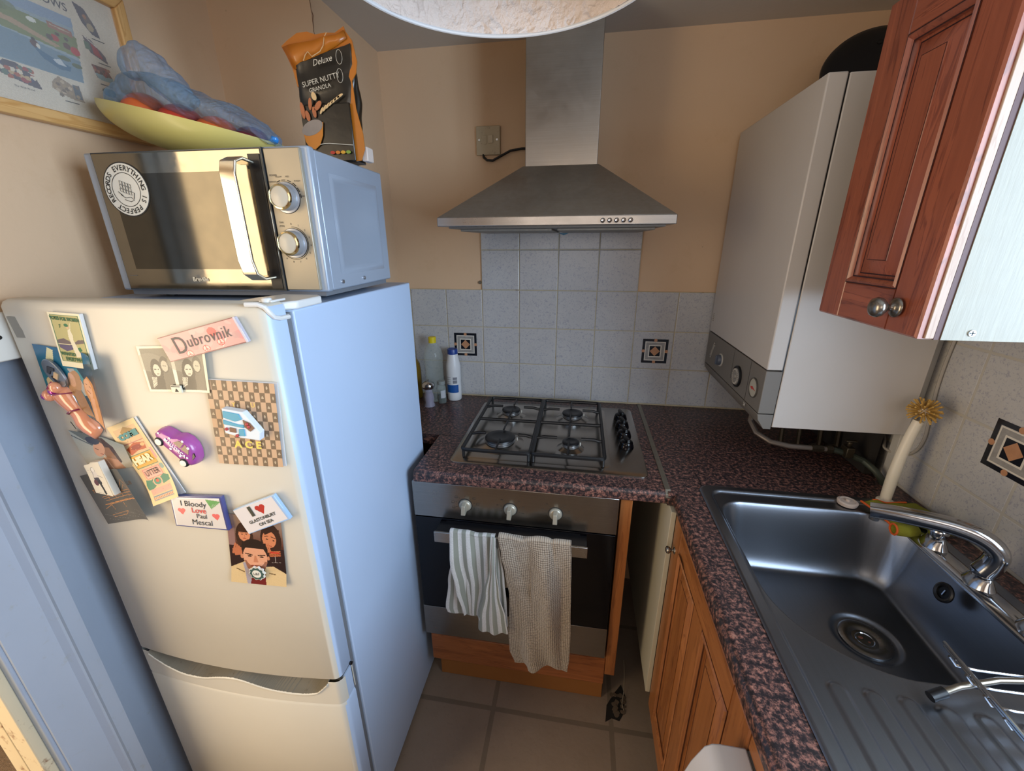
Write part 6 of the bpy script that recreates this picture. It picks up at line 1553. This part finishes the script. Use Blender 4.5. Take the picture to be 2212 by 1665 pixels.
def spout():
    b = B(); rings = []; n = len(sp)
    for i, p in enumerate(sp):
        d_ = (sp[min(i + 1, n - 1)] - sp[max(0, i - 1)]).normalized(); s = i / (n - 1)
        side = Vector((-.515, -.857, 0)); side = (side - d_ * side.dot(d_)).normalized(); up = side.cross(d_).normalized()
        wv_ = .0195 * (1 - s) + .0140 * s; hv_ = .0180 * (1 - s) + .0125 * s; e = 1 - .62 * s
        rings.append([p + side * (wv_ * math.copysign(abs(math.cos(a)) ** e, math.cos(a))) + up * (hv_ * math.copysign(abs(math.sin(a)) ** e, math.sin(a))) for a in np.linspace(0, 2 * math.pi, 25)[:-1]])
    return b.loft(rings)
spo = spout().build('spout', CH, t, angle=50)
B().lathe([(.0085, .982), (.0085, .990), (0, .990)], (1.008, -.800, 0), n=18).build('aerator', M('aerator_dark', '33353a', .4), spo)

# ---- plug, brush, cloth
t = thing('sink_plug', 'round cream rubber sink plug lying on the sink ledge', 'plug', (1.070, -.622, .905))
cz_ = .9015
B().lathe([(.0205, cz_), (.0215, cz_ + .004), (.0220, cz_ + .008), (.0205, cz_ + .0095), (.0165, cz_ + .0100), (.0155, cz_ + .0085), (0, cz_ + .0088)], (1.073, -.622, 0), n=36).build('plug_disc', M('cream_rubber', 'c2b3a8', .55), t, angle=40)
B().lathe([(.0045, cz_ + .0085), (.0045, cz_ + .014), (0, cz_ + .0145)], (1.073, -.622, 0), n=14).build('plug_stub', M('cream_rubber', 'c2b3a8', .55), t)
t = thing('dish_brush', 'white-handled washing-up brush standing upright with tan bristles', 'brush', (1.176, -.580, .905))
IV = M('ivory_plastic', 'd9d0bd', .4)
B().lathe([(.0175, .9053), (.0180, .908), (.0165, .9105), (.0115, .912)], (1.168, -.602, 0), n=28).build('base', IV, t)
hp = smooth_path([(1.168, -.602, .908), (1.169, -.600, .96), (1.172, -.598, 1.02), (1.178, -.596, 1.075), (1.187, -.594, 1.125)], 5)
B().tube(hp, [.0125 - .0035 * abs(k / 20 - .35) for k in range(21)], 16).build('handle', IV, t, angle=80)
b = B(); hc = Vector((1.191, -.594, 1.150)); random.seed(3)
for k in range(90):
    zf = 1 - 2 * (k + .5) / 90; a = k * 2.39996; r = math.sqrt(max(0, 1 - zf * zf))
    dv = Vector((r * math.cos(a), r * math.sin(a), zf)); 
    if dv.z < -.75: continue
    L_ = .031 + random.uniform(-.003, .003); sd = dv.orthogonal().normalized() * random.uniform(-.003, .003)
    b.tube([hc + dv * .008, hc + dv * L_ * .6 + sd * .4, hc + dv * L_ + sd], [.0013, .0018, .0021], 6)
b.build('bristles', M('tan_bristles', 'c29a4f', .6, mott=.3, mscale=60), t)
B().ball(hc, .011, n=16).build('brush_core', IV, t)
b = B()
def fold(f, nu=40, nv=30): return B().grid(f, nu, nv)
CG = M('lime_green_microfibre', '7c7d1c', .9, mott=.15, mscale=30, bump=.5, bscale=400); CO = M('orange_stitching', 'cf5a20', .8)
t = thing('cleaning_cloth', 'crumpled lime green cloth with orange edging behind the tap spout', 'cloth', (1.17, -.68, .905))
def cl(u, v):
    x = 1.112 + .128 * u - .01 * v; y = -.722 + .100 * v - .008 * u + .015 * u * v
    z = .9072 + .030 * math.exp(-((u - .62) / .28) ** 2 - ((v - .35) / .30) ** 2) + .007 * math.sin(6 * u + 3 * v) * .5 + .010 * math.exp(-((u - .25) / .15) ** 2) + .003
    return (x, y, max(z, .9085))
fold(cl).rough(.0025, 40, 2).build('cloth_sheet', CG, t, solid=.0035, angle=180)
b = B().tube([(1.100, -.738, .9195), (1.122, -.742, .920), (1.142, -.741, .921)], .0115, 14, cap=False)
b.build('rolled_edge', CG, t, solid=.003)
B().tube([(1.100 + .0005 * math.cos(a), -.738 + .0118 * math.cos(a), .9195 + .0118 * math.sin(a)) for a in np.linspace(0, 2 * math.pi, 20)], .0022, 6).tube([Vector(cl(0, v)) + Vector((0, 0, .002)) for v in np.linspace(0, 1, 16)], .0025, 6).tube([Vector(cl(u, 1)) + Vector((0, 0, .002)) for u in np.linspace(.2, .8, 16)], .0022, 6).build('edging', CO, t)

# ---- wire dish rack corner
t = thing('dish_rack', 'wire dish rack with a black rubber foot standing on the drainer', 'dish rack', (1.0, -1.2, .905))
b = B()
b.tube([(.950, -1.070, .958), (.944, -1.20, .958), (.942, -1.50, .958)], .0024, 8).tube([(.953, -1.070, .951), (.947, -1.20, .951), (.945, -1.50, .951)], .0024, 8)
b.tube([(.966, -1.105, .935), (.968, -1.20, .935), (.968, -1.5, .935)], .002, 8)
b.build('side_rail', CHROME, t)
b = B()
for k in range(11):
    y = -1.090 - .028 * k; x = .944
    b.tube([(x, y, .953), (x + .012, y - .001, .938), (x + .04, y - .001, .934), (1.14, y, .934)], .0017, 6)
b.build('wire', CHROME, t)
for y0_ in (-1.118, -1.46):
    B().tube([(.915, y0_ - .006, .916), (.945, y0_ + .002, .927), (1.00, y0_ + .014, .935), (1.14, y0_ + .03, .940)], .0042, 12).build('leg', M('rack_leg_steel', '8f8577', .3, metal=.9), t)
    B().tube([(.906, y0_ - .0085, .9125), (.926, y0_ - .003, .9195)], .0072, 14).build('rubber_foot', BLACK, t)

# ================================================================== bottles beside the fridge
CLR = NT('clear_pet_plastic'); CLR.b.inputs['Alpha'].default_value = .28; CLR.b.inputs['Roughness'].default_value = .08; CLR.b.inputs['Base Color'].default_value = (*lin('b9c4bf'), 1); CLR.b.inputs['Coat Weight'].default_value = .6
lw = CLR.n('ShaderNodeLayerWeight'); lw.inputs[0].default_value = .4; CLR.l(CLR.ramp(lw.outputs['Facing'], [(0.0, .18), (.6, .35), (1.0, .9)]), CLR.b.inputs['Alpha'])
t = thing('oil_bottle', 'empty clear plastic bottle with a yellow cap beside the fridge', 'bottle', (-.195, -.075, .901))
pr = [(.035, .902), (.038, .906), (.038, .93)]
for k in range(7): pr += [(.0385, .955 + k * .016), (.0355, .962 + k * .016)]
pr += [(.039, 1.075), (.038, 1.10), (.030, 1.122), (.018, 1.140), (.0135, 1.150), (.0135, 1.153)]
B().lathe(pr, (-.195, -.075, 0), n=36, cap1=False).build('bottle_body', CLR.m, t, angle=60)
B().lathe([(.0155, 1.146), (.0155, 1.168), (.0140, 1.170), (0, 1.170)], (-.195, -.075, 0), n=28).build('cap', M('yellow_cap', 'd8c11e', .35), t)
t = thing('salt_drum', 'white plastic salt bottle with dark blue lid and label', 'bottle', (-.118, -.058, .901))
B().lathe([(.0275, .902), (.0295, .906), (.0295, .935), (.0290, .940), (.0295, .945), (.0295, 1.045), (.0290, 1.052), (.0225, 1.085), (.0200, 1.098), (.0195, 1.100)], (-.118, -.058, 0), n=40).build('bottle_body', M('salt_white_plastic', 'd3d4d6', .35), t, angle=60)
B().lathe([(.0210, 1.0985), (.0210, 1.116), (.0195, 1.119), (.014, 1.1195), (.013, 1.118), (0, 1.118)], (-.118, -.058, 0), n=32).build('lid', M('navy_blue_plastic', '173b86', .35), t)
def band(r, z0_, z1_, a0, a1, m_, nm, par):
    B().loft([[(-.118 + r * math.sin(a), -.058 - r * math.cos(a), z) for a in np.linspace(math.radians(a0), math.radians(a1), 16)] for z in (z0_, z1_)], closed=False, cap0=False, cap1=False).build(nm, m_, par, angle=180)
band(.0299, .938, .972, -55, 52, M('label_blue', '0f4d93', .4), 'label_band', t)
band(.0299, .978, .992, 8, 42, M('label_grey', '75777f', .5), 'barcode', t); band(.0299, .994, 1.005, 8, 42, M('label_grey', '75777f', .5), 'barcode', t)
for k in range(4): band(.0299, .976 + k * .009, .9775 + k * .009, -50, -8, M('label_grey', '75777f', .5), 'small_print', t)
t = thing('salt_grinder', 'small glass salt grinder with a steel top beside the fridge', 'grinder', (-.196, -.150, .901))
SG = M('grinder_glass', 'b7b3c4', .1, alpha=.45, coat=.5)
B().lathe([(.0215, .9015), (.0225, .906), (.0175, .918), (.0200, .935), (.0195, .945), (.0155, .960), (.0145, .968), (.0155, .975)], (-.196, -.150, 0), n=32).build('glass_body', SG, t, angle=70)
B().lathe([(.0165, .905), (.0145, .918), (.0165, .935), (.0130, .958), (0, .958)], (-.196, -.150, 0), n=20).rough(.001, 200).build('salt_crystals', M('purple_salt', '6d6076', .7, mott=.5, mscale=200), t)
B().lathe([(.0175, .974), (.0230, .979), (.0255, .987), (.0240, .996), (.0170, 1.003), (.006, 1.006), (.003, 1.007), (.0040, 1.014), (0, 1.016)], (-.196, -.150, 0), n=32).build('steel_top', CHROME, t, angle=70)
t = thing('spice_jar', 'small glass spice jar with white label between grinder and salt bottle', 'jar', (-.158, -.105, .901))
B().lathe([(.0165, .9015), (.0175, .905), (.0175, .965), (.0155, .972), (.0135, .976), (.0145, .980), (.0145, .992), (0, .993)], (-.158, -.105, 0), n=28).build('glass_body', CLR.m, t, angle=50)
B().lathe([(.0155, .904), (.0155, .935), (0, .937)], (-.158, -.105, 0), n=20).build('spice', M('dark_herbs', '1c1f1b', .8, mott=.4, mscale=200), t)
B().lathe([(.0150, .981), (.0155, .983), (.0155, .995), (0, .996)], (-.158, -.105, 0), n=24).build('jar_lid', M('clear_grey_lid', '8b8f8c', .3), t)
B().loft([[(-.158 + .0178 * math.sin(a), -.105 - .0178 * math.cos(a), z) for a in np.linspace(math.radians(5), math.radians(75), 12)] for z in (.925, .958)], closed=False, cap0=False, cap1=False).build('label', M('jar_label', 'b2b4b8', .5), t)
t = thing('oil_bottle', 'dark yellow oil bottle half hidden behind the fridge edge', 'bottle', (-.292, -.06, .901))
B().lathe([(.030, .902), (.032, .906), (.032, 1.02), (.028, 1.05), (.016, 1.075), (.012, 1.09), (.012, 1.10)], (-.292, -.06, 0), n=32).build('bottle_body', M('yellow_oil', '6f5510', .15, coat=.5), t, angle=60)
B().lathe([(.0135, 1.09), (.0135, 1.11), (0, 1.11)], (-.292, -.06, 0), n=24).build('cap', M('green_cap', '4b5a2a', .4), t)
